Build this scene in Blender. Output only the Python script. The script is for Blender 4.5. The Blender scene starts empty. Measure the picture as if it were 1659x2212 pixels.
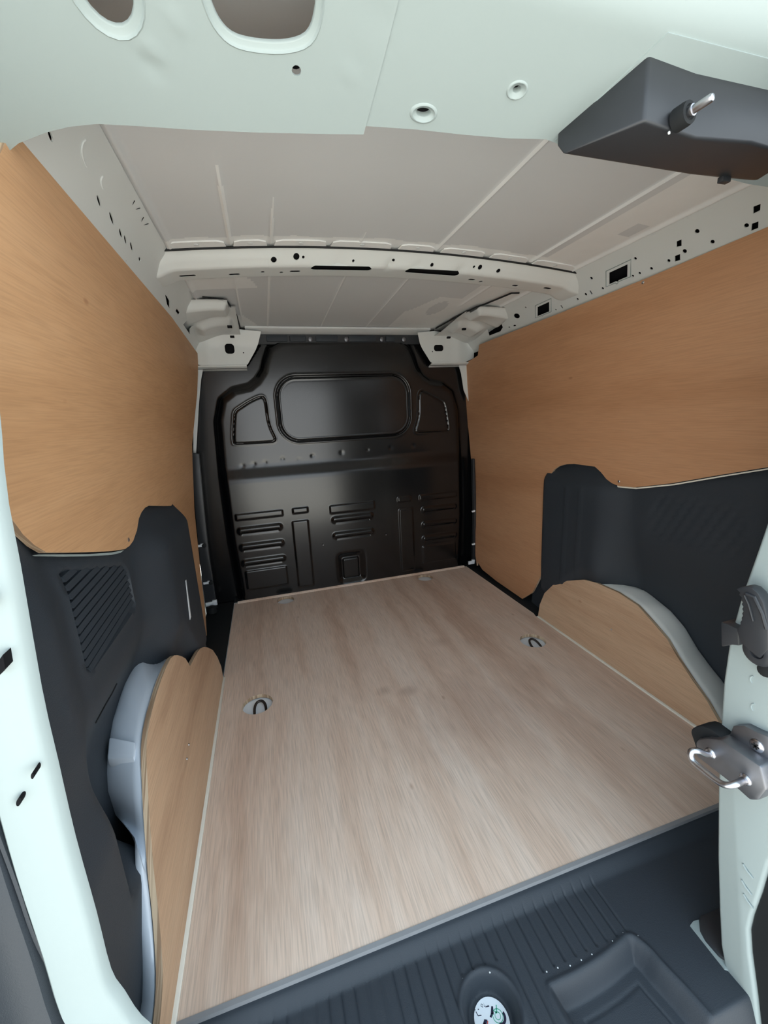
import bpy, bmesh, math, random
import numpy as np
from mathutils import Vector, Matrix
from mathutils.geometry import delaunay_2d_cdt
random.seed(4)
PI = math.pi
SC = bpy.context.scene
COL = SC.collection

# ------------------------------------------------------------------ camera
cam_data = bpy.data.cameras.new('camera')
cam = bpy.data.objects.new('camera', cam_data)
COL.objects.link(cam)
cam_data.sensor_fit = 'HORIZONTAL'
cam_data.sensor_width = 36.0
cam_data.lens = 19.062
cam_data.clip_start = 0.01
r_ = Vector((0.958074, -0.110019, 0.264556)); 
u_ = Vector((0.048731, 0.972457, 0.227931))
f_ = Vector((-0.0, 0.0, 0.0))
CAMR = Matrix(((0.95807407, -0.28234613, -0.04873139), (-0.11001904, -0.20548258, -0.97245705), (0.26455604, 0.93704726, -0.22793098)))
right, down, fwd = Vector(CAMR[0]), Vector(CAMR[1]), Vector(CAMR[2])
mw = Matrix.Identity(4)
for i in range(3):
    mw[i][0] = right[i]; mw[i][1] = -down[i]; mw[i][2] = -fwd[i]
mw[0][3], mw[1][3], mw[2][3] = -0.3962, -0.48, 0.8372
cam.matrix_world = mw
SC.camera = cam

# ------------------------------------------------------------------ world and light
world = bpy.data.worlds.new('clear_sky'); SC.world = world
world.use_nodes = True
wn = world.node_tree.nodes; wl = world.node_tree.links
wn.clear()
wo = wn.new('ShaderNodeOutputWorld'); wb = wn.new('ShaderNodeBackground')
wt = wn.new('ShaderNodeTexCoord'); ws = wn.new('ShaderNodeSeparateXYZ'); wr = wn.new('ShaderNodeValToRGB')
wl.new(wt.outputs['Generated'], ws.inputs[0]); wl.new(ws.outputs['Z'], wr.inputs[0])
wr.color_ramp.elements[0].position = 0.0; wr.color_ramp.elements[0].color = (0.95, 0.985, 1.0, 1)
wr.color_ramp.elements[1].position = 0.75; wr.color_ramp.elements[1].color = (0.62, 0.80, 0.95, 1)  # clear-sky ramp, brighter at the horizon to send light deep into the van
wl.new(wr.outputs[0], wb.inputs[0]); wb.inputs[1].default_value = 2.35
wl.new(wb.outputs[0], wo.inputs[0])
sun_d = bpy.data.lights.new('sun', 'SUN'); sun_d.energy = 20.0; sun_d.angle = math.radians(4); sun_d.color = (1.0, 0.95, 0.86)
sun = bpy.data.objects.new('sun', sun_d); COL.objects.link(sun)
sun.rotation_euler = Vector((0.25, -0.45, -0.86)).to_track_quat('-Z', 'Y').to_euler()
SC.view_settings.view_transform = 'Standard'
SC.view_settings.look = 'None'
SC.view_settings.gamma = 1.0
SC.view_settings.use_curve_mapping = False
SC.view_settings.exposure = 0.36

# ------------------------------------------------------------------ materials
def srgb(r, g, b):
    f = lambda c: (c/255/12.92) if c/255 <= 0.04045 else ((c/255+0.055)/1.055)**2.4
    return (f(r), f(g), f(b), 1)
def base_mat(name, color, rough=0.5, metal=0.0, spec=0.5, coat=0.0):
    m = bpy.data.materials.new(name); m.use_nodes = True
    b = m.node_tree.nodes['Principled BSDF']
    b.inputs['Base Color'].default_value = color
    b.inputs['Roughness'].default_value = rough
    b.inputs['Metallic'].default_value = metal
    b.inputs['Specular IOR Level'].default_value = spec
    b.inputs['Coat Weight'].default_value = coat
    return m, m.node_tree.nodes, m.node_tree.links, b
def speckled(name, color, var=0.08, rough=0.5, metal=0.0, spec=0.5, scale=6.0, bump=0.0, bscale=300.0, coat=0.0, rvar=0.08):
    m, n, l, b = base_mat(name, color, rough, metal, spec, coat)
    tc = n.new('ShaderNodeTexCoord')
    nz = n.new('ShaderNodeTexNoise'); nz.inputs['Scale'].default_value = scale; nz.inputs['Detail'].default_value = 5
    l.new(tc.outputs['Object'], nz.inputs['Vector'])
    mx = n.new('ShaderNodeMix'); mx.data_type = 'RGBA'
    mx.inputs[6].default_value = tuple(c*(1-var) for c in color[:3])+(1,)
    mx.inputs[7].default_value = tuple(min(1, c*(1+var)) for c in color[:3])+(1,)
    l.new(nz.outputs[0], mx.inputs[0]); l.new(mx.outputs[2], b.inputs['Base Color'])
    mr = n.new('ShaderNodeMapRange'); mr.inputs[3].default_value = rough-rvar; mr.inputs[4].default_value = rough+rvar
    l.new(nz.outputs[0], mr.inputs[0]); l.new(mr.outputs[0], b.inputs['Roughness'])
    if bump > 0:
        n2 = n.new('ShaderNodeTexNoise'); n2.inputs['Scale'].default_value = bscale; n2.inputs['Detail'].default_value = 3
        l.new(tc.outputs['Object'], n2.inputs['Vector'])
        bp = n.new('ShaderNodeBump'); bp.inputs['Strength'].default_value = bump; bp.inputs['Distance'].default_value = 0.001
        l.new(n2.outputs[0], bp.inputs['Height']); l.new(bp.outputs[0], b.inputs['Normal'])
    return m
def wood(name, dark, mid, light, cross=22.0, along=1.1, rough=0.55, fine=0.35, spec=0.35, stains=None, warp=0.5, bump=0.25):
    """plywood veneer: grain runs along the object's Y axis"""
    m, n, l, b = base_mat(name, mid, rough, 0, spec)
    tc = n.new('ShaderNodeTexCoord')
    def mapping(sx, sy, sz):
        mp = n.new('ShaderNodeMapping'); mp.inputs['Scale'].default_value = (sx, sy, sz)
        l.new(tc.outputs['Object'], mp.inputs['Vector']); return mp
    # slow wander of the grain
    wv = n.new('ShaderNodeTexNoise'); wv.inputs['Scale'].default_value = 2.2; wv.inputs['Detail'].default_value = 2
    l.new(tc.outputs['Object'], wv.inputs['Vector'])
    m1 = mapping(cross, along, cross)
    ad = n.new('ShaderNodeVectorMath'); ad.operation = 'MULTIPLY_ADD'
    ad.inputs[1].default_value = (warp*cross*0.1,)*3
    l.new(wv.outputs['Color'], ad.inputs[0]); l.new(m1.outputs[0], ad.inputs[2])
    g1 = n.new('ShaderNodeTexNoise'); g1.inputs['Scale'].default_value = 1.0; g1.inputs['Detail'].default_value = 6; g1.inputs['Roughness'].default_value = 0.6
    l.new(ad.outputs[0], g1.inputs['Vector'])
    rp = n.new('ShaderNodeValToRGB')
    rp.color_ramp.elements[0].position = 0.30; rp.color_ramp.elements[0].color = dark
    rp.color_ramp.elements[1].position = 0.68; rp.color_ramp.elements[1].color = light
    e = rp.color_ramp.elements.new(0.47); e.color = mid
    l.new(g1.outputs[0], rp.inputs[0])
    # fine pores
    m2 = mapping(420, 14, 420)
    g2 = n.new('ShaderNodeTexNoise'); g2.inputs['Scale'].default_value = 1.0; g2.inputs['Detail'].default_value = 2
    l.new(m2.outputs[0], g2.inputs['Vector'])
    r2 = n.new('ShaderNodeValToRGB'); r2.color_ramp.elements[0].position = 0.30; r2.color_ramp.elements[0].color = (1-fine, 1-fine, 1-fine, 1)
    r2.color_ramp.elements[1].position = 0.60; r2.color_ramp.elements[1].color = (1, 1, 1, 1)
    l.new(g2.outputs[0], r2.inputs[0])
    mx = n.new('ShaderNodeMix'); mx.data_type = 'RGBA'; mx.blend_type = 'MULTIPLY'; mx.inputs[0].default_value = 1.0
    l.new(rp.outputs[0], mx.inputs[6]); l.new(r2.outputs[0], mx.inputs[7])
    out = mx.outputs[2]
    # small knots
    m3 = mapping(9, 4.5, 9)
    vo = n.new('ShaderNodeTexVoronoi'); vo.inputs['Scale'].default_value = 1.0
    l.new(m3.outputs[0], vo.inputs['Vector'])
    r3 = n.new('ShaderNodeValToRGB'); r3.color_ramp.elements[0].position = 0.02; r3.color_ramp.elements[0].color = (0.55, 0.42, 0.34, 1)
    r3.color_ramp.elements[1].position = 0.055; r3.color_ramp.elements[1].color = (1, 1, 1, 1)
    l.new(vo.outputs['Distance'], r3.inputs[0])
    mx2 = n.new('ShaderNodeMix'); mx2.data_type = 'RGBA'; mx2.blend_type = 'MULTIPLY'; mx2.inputs[0].default_value = 0.5
    l.new(out, mx2.inputs[6]); l.new(r3.outputs[0], mx2.inputs[7]); out = mx2.outputs[2]
    if stains:
        # soft grey scuffs at fixed places on the board
        for (sx, sy, rad, ry, tint, amt) in stains:
            mp = n.new('ShaderNodeMapping'); mp.vector_type = 'POINT'
            mp.inputs['Location'].default_value = (-sx/rad, -sy/ry, 0); mp.inputs['Scale'].default_value = (1/rad, 1/ry, 0)
            l.new(tc.outputs['Object'], mp.inputs['Vector'])
            nn = n.new('ShaderNodeTexNoise'); nn.inputs['Scale'].default_value = 14; nn.inputs['Detail'].default_value = 3
            l.new(tc.outputs['Object'], nn.inputs['Vector'])
            ln = n.new('ShaderNodeVectorMath'); ln.operation = 'LENGTH'; l.new(mp.outputs[0], ln.inputs[0])
            sb = n.new('ShaderNodeMath'); sb.operation = 'ADD'; l.new(ln.outputs['Value'], sb.inputs[0]); l.new(nn.outputs[0], sb.inputs[1])
            mr = n.new('ShaderNodeMapRange'); mr.inputs[1].default_value = 0.7; mr.inputs[2].default_value = 1.5
            mr.inputs[3].default_value = amt; mr.inputs[4].default_value = 0.0
            l.new(sb.outputs[0], mr.inputs[0])
            ms = n.new('ShaderNodeMix'); ms.data_type = 'RGBA'; ms.blend_type = 'MULTIPLY'
            l.new(mr.outputs[0], ms.inputs[0]); l.new(out, ms.inputs[6]); ms.inputs[7].default_value = tint
            out = ms.outputs[2]
    l.new(out, b.inputs['Base Color'])
    bp = n.new('ShaderNodeBump'); bp.inputs['Strength'].default_value = bump; bp.inputs['Distance'].default_value = 0.0006
    l.new(g2.outputs[0], bp.inputs['Height']); l.new(bp.outputs[0], b.inputs['Normal'])
    return m
def layered(name):
    """cut edge of plywood: thin light and dark plies"""
    m, n, l, b = base_mat(name, srgb(190, 165, 130), 0.7)
    tc = n.new('ShaderNodeTexCoord'); nz = n.new('ShaderNodeTexNoise'); nz.inputs['Scale'].default_value = 260; nz.inputs['Detail'].default_value = 2
    mp = n.new('ShaderNodeMapping'); mp.inputs['Scale'].default_value = (1, 0.02, 0.02)
    l.new(tc.outputs['Object'], mp.inputs[0]); l.new(mp.outputs[0], nz.inputs['Vector'])
    rp = n.new('ShaderNodeValToRGB'); rp.color_ramp.elements[0].position = .42; rp.color_ramp.elements[0].color = srgb(160, 132, 106)
    rp.color_ramp.elements[1].position = .56; rp.color_ramp.elements[1].color = srgb(206, 184, 156)
    l.new(nz.outputs[0], rp.inputs[0]); l.new(rp.outputs[0], b.inputs['Base Color'])
    return m
M = {}
M['white'] = speckled('white_paint_darkened', srgb(154, 166, 166), 0.03, 0.48, spec=0.4, scale=3, coat=0.0)  # body white, darkened to tone down the daylight on the outer frame
M['white_in'] = speckled('white_paint_lightened', srgb(214, 218, 217), 0.03, 0.4, spec=0.5, scale=3, coat=0.1)  # same white, lightened to make up for the dim light inside
M['primer'] = speckled('pale_grey_primer', srgb(212, 216, 217), 0.06, 0.55, scale=9)
M['roofgrey'] = speckled('grey_roof_primer', srgb(208, 211, 213), 0.04, 0.6, scale=5, bump=0.1)
M['overspray_riblight'] = speckled('white_overspray_riblight', srgb(230, 232, 232), 0.06, 0.55, scale=14)
M['arch_white'] = speckled('white_arch_paint_lightened', srgb(232, 234, 230), 0.03, 0.4, scale=3)  # same arch white, lightened because little light reaches the right arch
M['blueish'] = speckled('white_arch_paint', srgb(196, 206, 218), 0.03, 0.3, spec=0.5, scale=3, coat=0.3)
M['plastic'] = speckled('black_grained_plastic', srgb(48, 54, 61), 0.10, 0.6, spec=0.4, scale=8, bump=0.35, bscale=650)
M['plastic2'] = speckled('black_smooth_plastic', srgb(44, 46, 50), 0.06, 0.42, spec=0.5, scale=8)
M['gloss'] = speckled('black_bulkhead_paint', srgb(11, 12, 14), 0.06, 0.21, spec=0.7, scale=3, bump=0.03, bscale=90, rvar=0.03)
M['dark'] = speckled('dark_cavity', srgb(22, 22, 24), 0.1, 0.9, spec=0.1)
M['rubber'] = speckled('black_rubber', srgb(30, 32, 34), 0.1, 0.7, spec=0.3)
M['steel'] = speckled('zinc_plated_steel', srgb(190, 190, 195), 0.1, 0.30, 1.0, scale=40)
M['darksteel'] = speckled('grey_cast_metal', srgb(135, 137, 143), 0.12, 0.48, 1.0, scale=60)
M['ring'] = speckled('dark_coated_steel', srgb(62, 56, 54), 0.1, 0.38, 0.6, scale=40)
M['sealant'] = speckled('cream_sealant', srgb(242, 238, 226), 0.03, 0.55, scale=30)
M['alu'] = speckled('aluminium_strip', srgb(150, 152, 155), 0.1, 0.5, 0.2, scale=30)
M['pale_ground'] = speckled('pale_ground', srgb(172, 170, 164), 0.1, 0.9, scale=30)  # unseen ground, kept pale to bounce light up into the van
M['outer'] = speckled('outer_and_cavity_shade', srgb(46, 62, 68), 0.05, 0.7, scale=3)  # dark teal painted for the shade inside the header holes
M['ply_floor'] = wood('birch_ply_floor', srgb(208, 178, 157), srgb(227, 202, 183), srgb(236, 216, 200), cross=13, along=0.8, rough=0.5, fine=0.20, warp=0.8,
                      stains=[(0.11, 0.42, 0.30, 0.22, (0.80, 0.77, 0.76, 1), 0.8), (-0.12, 0.60, 0.030, 0.028, (0.72, 0.68, 0.66, 1), 0.75), (-0.055, 0.575, 0.04, 0.026, (0.74, 0.70, 0.68, 1), 0.75), (0.16, 0.80, .05, .04, (0.8, .76, .74, 1), .6)])
M['ply_left'] = wood('side_ply_left', srgb(188, 144, 104), srgb(202, 158, 117), srgb(212, 170, 130), cross=5, along=0.9, rough=0.6, fine=0.12)
M['ply_right'] = wood('side_ply_right', srgb(178, 130, 94), srgb(193, 145, 108), srgb(203, 157, 120), cross=5, along=0.8, rough=0.55, fine=0.12)
M['ply_arch'] = wood('arch_ply', srgb(178, 144, 116), srgb(200, 166, 136), srgb(212, 182, 152), cross=9, along=0.8, rough=0.55, fine=0.14)
M['ply_edge'] = layered('ply_cut_edge')
M['st_white'] = base_mat('sticker_white', srgb(235, 240, 245), 0.4)[0]
M['st_black'] = base_mat('sticker_navy', srgb(30, 32, 60), 0.5)[0]
M['st_red'] = base_mat('sticker_red', srgb(190, 50, 45), 0.5)[0]
M['st_green'] = base_mat('sticker_green', srgb(60, 175, 140), 0.5)[0]
M['st_blue'] = base_mat('sticker_blue', srgb(60, 60, 140), 0.5)[0]

# ------------------------------------------------------------------ helpers
def tag(o, label=None, cat=None, group=None, kind=None):
    if label: o['label'] = label
    if cat: o['category'] = cat
    if group: o['group'] = group
    if kind: o['kind'] = kind
    return o
def empty(name, loc=(0, 0, 0), **k):
    o = bpy.data.objects.new(name, None); COL.objects.link(o); o.location = loc
    o.empty_display_size = 0.05
    return tag(o, **k)
def world_loc(o):
    v = Vector((0, 0, 0))
    while o: v += o.location; o = o.parent
    return v
def build(name, verts, faces, mat, parent=None, smooth=40, mi=None, origin=None, bevel=0, segs=2):
    """link ONE mesh object; verts are in world coordinates"""
    me = bpy.data.meshes.new(name)
    if parent is not None: off = world_loc(parent)
    elif origin is not None: off = Vector(origin)
    else: off = Vector((0, 0, 0))
    V = np.asarray([tuple(v) for v in verts], dtype=float) - np.array(off)
    me.from_pydata(V.tolist(), [], [tuple(int(i) for i in f) for f in faces])
    mats = mat if isinstance(mat, (list, tuple)) else [mat]
    for m_ in mats: me.materials.append(M[m_] if isinstance(m_, str) else m_)
    if mi is not None: me.polygons.foreach_set('material_index', [int(i) for i in mi])
    me.validate()
    bm = bmesh.new(); bm.from_mesh(me)
    bmesh.ops.remove_doubles(bm, verts=bm.verts, dist=1e-6)
    if bevel > 0:
        es = [e for e in bm.edges if len(e.link_faces) == 2 and e.calc_face_angle(0) > 0.5]
        bmesh.ops.bevel(bm, geom=es, offset=bevel, segments=segs, profile=0.5, affect='EDGES', clamp_overlap=True)
    bm.to_mesh(me); bm.free()
    if smooth:
        me.shade_smooth(); me.set_sharp_from_angle(angle=math.radians(smooth))
    o = bpy.data.objects.new(name, me); COL.objects.link(o)
    if parent is not None: o.parent = parent
    elif origin is not None: o.location = origin
    return o
def merge(*parts):
    V, F = [], []
    for v, f in parts:
        b = len(V); V += [tuple(p) for p in v]; F += [tuple(i+b for i in q) for q in f]
    return V, F
def box(x0, x1, y0, y1, z0, z1):
    V = [(x, y, z) for x in (x0, x1) for y in (y0, y1) for z in (z0, z1)]
    return V, [(0, 1, 3, 2), (4, 6, 7, 5), (0, 4, 5, 1), (2, 3, 7, 6), (0, 2, 6, 4), (1, 5, 7, 3)]
def tube(pts, r, closed=False, n=10, caps=True):
    P = [Vector(p) for p in pts]; V, F = [], []
    N = len(P); prev = None
    for i, p in enumerate(P):
        if closed: t = (P[(i+1) % N]-P[i-1]).normalized()
        else: t = (P[min(i+1, N-1)]-P[max(i-1, 0)]).normalized()
        if prev is None:
            a = Vector((0, 0, 1)) if abs(t.z) < .9 else Vector((1, 0, 0))
            u = t.cross(a).normalized()
        else: u = (prev - t*prev.dot(t)).normalized()
        prev = u; w = t.cross(u); rr = r[i] if isinstance(r, (list, tuple)) else r
        V += [tuple(p+(u*math.cos(2*PI*k/n)+w*math.sin(2*PI*k/n))*rr) for k in range(n)]
    for i in range(N if closed else N-1):
        j = (i+1) % N
        for k in range(n):
            F.append((i*n+k, i*n+(k+1) % n, j*n+(k+1) % n, j*n+k))
    if caps and not closed:
        F.append(tuple(range(n))[::-1]); F.append(tuple((N-1)*n+k for k in range(n)))
    return V, F
def smooth_path(pts, k=6, closed=False):
    """Catmull-Rom through 2D or 3D points"""
    P = [np.array(p, float) for p in pts]; N = len(P); out = []
    rng = range(N) if closed else range(N-1)
    for i in rng:
        p1, p2 = P[i], P[(i+1) % N]
        p0 = P[i-1] if (closed or i > 0) else p1*2-p2
        p3 = P[(i+2) % N] if (closed or i < N-2) else p2*2-p1
        for j in range(k):
            t = j/k
            out.append(tuple(0.5*((2*p1)+(-p0+p2)*t+(2*p0-5*p1+4*p2-p3)*t*t+(-p0+3*p1-3*p2+p3)*t**3)))
    if not closed: out.append(tuple(P[-1]))
    return out
def lathe(profile, c, ax, n=24):
    """profile [(r, h)] turned about axis ax through c"""
    ax = Vector(ax).normalized(); a = Vector((0, 0, 1)) if abs(ax.z) < .9 else Vector((1, 0, 0))
    u = ax.cross(a).normalized(); w = ax.cross(u); c = Vector(c); V, F = [], []
    for r, h in profile:
        V += [tuple(c+ax*h+(u*math.cos(2*PI*k/n)+w*math.sin(2*PI*k/n))*max(r, 1e-5)) for k in range(n)]
    for i in range(len(profile)-1):
        for k in range(n): F.append((i*n+k, i*n+(k+1) % n, (i+1)*n+(k+1) % n, (i+1)*n+k))
    F.append(tuple(range(n))[::-1]); F.append(tuple((len(profile)-1)*n+k for k in range(n)))
    return V, F
def prism(outline, axis, a, b):
    """2D outline pushed along an axis from a to b; axis 0: (y,z), 1: (x,z), 2: (x,y)"""
    def P(p, t):
        return {0: (t, p[0], p[1]), 1: (p[0], t, p[1]), 2: (p[0], p[1], t)}[axis]
    n = len(outline)
    V = [P(p, a) for p in outline]+[P(p, b) for p in outline]
    F = [tuple(range(n)), tuple(range(2*n-1, n-1, -1))]
    F += [(i, i+n, (i+1) % n+n, (i+1) % n) for i in range(n)]
    return V, F
def rrect(cx, cy, w, h, r, n=5):
    out = []
    for (sx, sy, a0) in ((1, 1, 0), (-1, 1, 90), (-1, -1, 180), (1, -1, 270)):
        for k in range(n+1):
            a = math.radians(a0+90*k/n)
            out.append((cx+sx*(w/2-r)+r*math.cos(a), cy+sy*(h/2-r)+r*math.sin(a)))
    return out
def circ(cx, cy, r, n=14, ry=None):
    ry = ry or r
    return [(cx+r*math.cos(2*PI*k/n), cy+ry*math.sin(2*PI*k/n)) for k in range(n)]
def inside(P, poly):
    x, y = P[:, 0], P[:, 1]; res = np.zeros(len(P), bool); q = np.array(poly)
    x1, y1 = q[:, 0], q[:, 1]; x2, y2 = np.roll(x1, -1), np.roll(y1, -1)
    for a, b, c, d in zip(x1, y1, x2, y2):
        if b == d: continue
        cnd = ((b > y) != (d > y)) & (x < (c-a)*(y-b)/(d-b)+a)
        res ^= cnd
    return res
def seg_dist(P, poly, closed=True):
    q = np.array(poly, float); best = np.full(len(P), 1e9)
    m = len(q) if closed else len(q)-1
    for i in range(m):
        a, b = q[i], q[(i+1) % len(q)]; d = b-a; L = max(d@d, 1e-12)
        t = np.clip(((P-a)@d)/L, 0, 1); e = P-(a+t[:, None]*d); best = np.minimum(best, np.hypot(e[:, 0], e[:, 1]))
    return best
def cdt_panel(outline, holes=(), step=None):
    """flat triangulation of an outline with holes; returns points, triangles and boundary loops"""
    if step:
        mx_ = 1.5*(max(step) if isinstance(step, tuple) else step); o2 = []
        for i, p in enumerate(outline):
            q = outline[(i+1) % len(outline)]; k = max(1, int(math.hypot(q[0]-p[0], q[1]-p[1])/mx_))
            o2 += [(p[0]+(q[0]-p[0])*j/k, p[1]+(q[1]-p[1])*j/k) for j in range(k)]
        outline = o2
    pts = [Vector(p) for p in outline]; edges = [(i, (i+1) % len(outline)) for i in range(len(outline))]
    for h in holes:
        b = len(pts); pts += [Vector(p) for p in h]; edges += [(b+i, b+(i+1) % len(h)) for i in range(len(h))]
    if step:
        o = np.array(outline); sx, sy = (step if isinstance(step, tuple) else (step, step))
        gx = np.arange(o[:, 0].min()+sx*.5, o[:, 0].max(), sx); gy = np.arange(o[:, 1].min()+sy*.5, o[:, 1].max(), sy)
        G = np.stack(np.meshgrid(gx, gy), -1).reshape(-1, 2)
        G = G[inside(G, outline)]; d = seg_dist(G, outline)
        for h in holes:
            G2 = ~inside(G, h); G = G[G2]; d = d[G2]; d = np.minimum(d, seg_dist(G, h)*1.6)
        G = G[d > min(sx, sy)*.4]
        pts += [Vector(p) for p in G]
    v, e, f, *_ = delaunay_2d_cdt(pts, edges, [], 0, 1e-7)
    P = np.array([tuple(p) for p in v]); T = np.array([t for t in f if len(t) == 3])
    C = P[T].mean(1); keep = inside(C, outline)
    for h in holes: keep &= ~inside(C, h)
    T = T[keep]
    # orient all the same way
    a, b, c = P[T[:, 0]], P[T[:, 1]], P[T[:, 2]]
    cr = (b[:, 0]-a[:, 0])*(c[:, 1]-a[:, 1])-(b[:, 1]-a[:, 1])*(c[:, 0]-a[:, 0])
    T = T[np.abs(cr) > 1e-12]; cr = cr[np.abs(cr) > 1e-12]
    T[cr < 0] = T[cr < 0][:, ::-1]
    return P, T
def panel(name, outline, mapf, t, mat, holes=(), step=None, parent=None, rim=None, smooth=40, origin=None):
    """sheet of thickness t: mapf(U, V, D) -> X, Y, Z arrays with D the depth behind the face"""
    P, T = cdt_panel(outline, holes, step); n = len(P)
    A = np.stack(mapf(P[:, 0], P[:, 1], np.zeros(n)), -1); B = np.stack(mapf(P[:, 0], P[:, 1], np.full(n, t)), -1)
    F = [tuple(x) for x in T]+[tuple(x[::-1]+n) for x in T]; mi = [0]*len(F)
    from collections import Counter
    cnt = {}
    for tr in T:
        for i in range(3):
            e = (tr[i], tr[(i+1) % 3]); cnt[(min(e), max(e))] = None if (min(e), max(e)) in cnt else e
    for e in cnt.values():
        if e is not None:
            F.append((e[1], e[0], e[0]+n, e[1]+n)); mi.append(1 if rim else 0)
    mats = [mat, rim] if rim else [mat]
    return build(name, np.concatenate([A, B]), F, mats, parent, smooth, mi, origin)
def grid(name, us, vs, mapf, mat, parent=None, smooth=50, keep=None, origin=None, mi=None):
    U, V = np.meshgrid(us, vs, indexing='ij'); X, Y, Z = mapf(U, V)
    P = np.stack([X, Y, Z], -1).reshape(-1, 3); nu, nv = len(us), len(vs)
    I = np.arange(nu*nv).reshape(nu, nv)
    F = np.stack([I[:-1, :-1], I[1:, :-1], I[1:, 1:], I[:-1, 1:]], -1).reshape(-1, 4)
    mm = None
    if mi is not None: mm = mi(((U[:-1, :-1]+U[1:, 1:])/2).ravel(), ((V[:-1, :-1]+V[1:, 1:])/2).ravel())
    if keep is not None:
        k = keep(((U[:-1, :-1]+U[1:, 1:])/2).ravel(), ((V[:-1, :-1]+V[1:, 1:])/2).ravel()); F = F[k]
    me = bpy.data.meshes.new(name)
    off = np.array(world_loc(parent) if parent is not None else Vector(origin or (0, 0, 0)))
    me.from_pydata((P-off).tolist(), [], F.tolist())
    for m_ in (mat if isinstance(mat, (list, tuple)) else [mat]): me.materials.append(M[m_])
    if mm is not None: me.polygons.foreach_set('material_index', mm.astype(int).tolist())
    if smooth: me.shade_smooth(); me.set_sharp_from_angle(angle=math.radians(smooth))
    o = bpy.data.objects.new(name, me); COL.objects.link(o)
    if parent is not None: o.parent = parent
    elif origin: o.location = origin
    return o
def ss(a, b, x):
    t = np.clip((x-a)/(b-a), 0, 1); return t*t*(3-2*t)
def sd_rr(X, Z, cx, cz, hw, hh, r):
    qx, qz = np.abs(X-cx)-hw+r, np.abs(Z-cz)-hh+r
    return np.hypot(np.maximum(qx, 0), np.maximum(qz, 0))+np.minimum(np.maximum(qx, qz), 0)-r
def sd_poly(X, Z, poly):
    P = np.stack([X.ravel(), Z.ravel()], -1); d = seg_dist(P, poly); d[inside(P, poly)] *= -1
    return d.reshape(X.shape)
def copy_tree(o, parent=None):
    c = o.copy(); COL.objects.link(c)
    if parent: c.parent = parent
    for ch in list(o.children): copy_tree(ch, c)
    return c
def screw(parent, c, ax, r=0.004, mat='steel', name='screw'):
    v, f = lathe([(r, 0), (r, 0.0008), (r*.75, 0.0018), (r*.35, 0.0021)], c, ax, 12)
    return build(name, v, f, mat, parent)

ZL = [-.1, 0, .25, .5, .75, 1.0, 1.25]
XLV = [.70, .70, .70, .69, .67, .63, .61]
XRV = [.645, .645, .66, .66, .65, .63, .62]
def xl(z): return -np.interp(z, ZL, XLV)
def xr(z): return np.interp(z, ZL, XRV)
def roof(x, y):
    k = np.clip((y-.8)/.7, 0, 1); return 1.24-.008*k+(.03-.026*k)*(1-(x/.565)**2)

# ================================================================== SETTING
# ---- steel load floor under the boards
floor = empty('floor', (0, 0.7, -0.045), kind='structure')
def fmap(U, V):
    z = -0.0165+0*U+0.001*ss(.3, .7, np.abs(((U/.09) % 1)-.5)*2)
    return U, V, z
grid('floor_pan', np.linspace(-.74, .74, 240), np.linspace(.004, 1.55, 12), fmap, 'st_white', floor)
v, f = box(-.74, .74, .0, 1.55, -.06, -.042); build('under_floor', v, f, 'outer', floor)
for s in (-1, 1):
    v, f = box(*sorted((s*.622, s*.735)), .86, 1.5, -.03, -.004); build('floor_side_mat', v, f, 'rubber', floor, bevel=.003)

# ---- ceiling: thin roof skin with pressed stiffeners, one cross bow, overspray
ceiling = empty('ceiling', (0, .7, 1.27), kind='structure')
RIBS = [(-.42, .30, .66), (-.327, .42, .66), (-.107, .56, .66), (.105, -.1, .66), (.40, -.1, .66), (-.425, .75, 1.36), (-.326, .75, 1.5), (-.10, .75, 1.5), (.105, .75, 1.5), (.40, .75, 1.1)]
def rmap(U, V):
    z = roof(U, V)
    for x, a, b in RIBS:
        w = ss(a, a+.12, V)*(1-ss(b-.01, b, V)) if a > 0 else (1-ss(b-.01, b, V))
        amp = 0.0055 if b < .7 else .0032
        z = z-amp*w*np.exp(-((U-x)/0.0042)**2)
    # deeper trough that runs beside the side rails
    z = z-0.007*np.exp(-((np.abs(U)-.553)/.006)**2)
    return U, V, z
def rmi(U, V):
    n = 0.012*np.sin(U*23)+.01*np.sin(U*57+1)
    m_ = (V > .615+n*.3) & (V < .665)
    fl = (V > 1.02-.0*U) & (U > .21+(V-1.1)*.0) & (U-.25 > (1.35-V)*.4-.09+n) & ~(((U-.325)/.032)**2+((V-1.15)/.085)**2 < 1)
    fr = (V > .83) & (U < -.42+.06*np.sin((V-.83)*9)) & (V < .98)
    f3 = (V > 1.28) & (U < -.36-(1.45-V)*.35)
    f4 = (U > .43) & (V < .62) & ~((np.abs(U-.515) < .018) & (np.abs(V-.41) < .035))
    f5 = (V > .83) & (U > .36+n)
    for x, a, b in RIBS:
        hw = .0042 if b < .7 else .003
        f5 = f5 | ((np.abs(U-x) < hw*np.clip((V-a)/.12, 0, 1)) & (V < b))  # lighter stripes paint the highlight along each rib
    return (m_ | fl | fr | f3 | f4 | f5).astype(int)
grid('roof_skin', np.arange(-.60, .6001, .0025), np.concatenate([np.arange(-.12, .60, .02), np.arange(.60, .68, .005), np.arange(.68, 1.6, .02)]), rmap, ['roofgrey', 'overspray_riblight'], ceiling, mi=rmi)
v, f = box(-.80, .80, -.20, 1.60, 1.32, 1.335); build('outer_roof', v, f, 'outer', ceiling)
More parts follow.
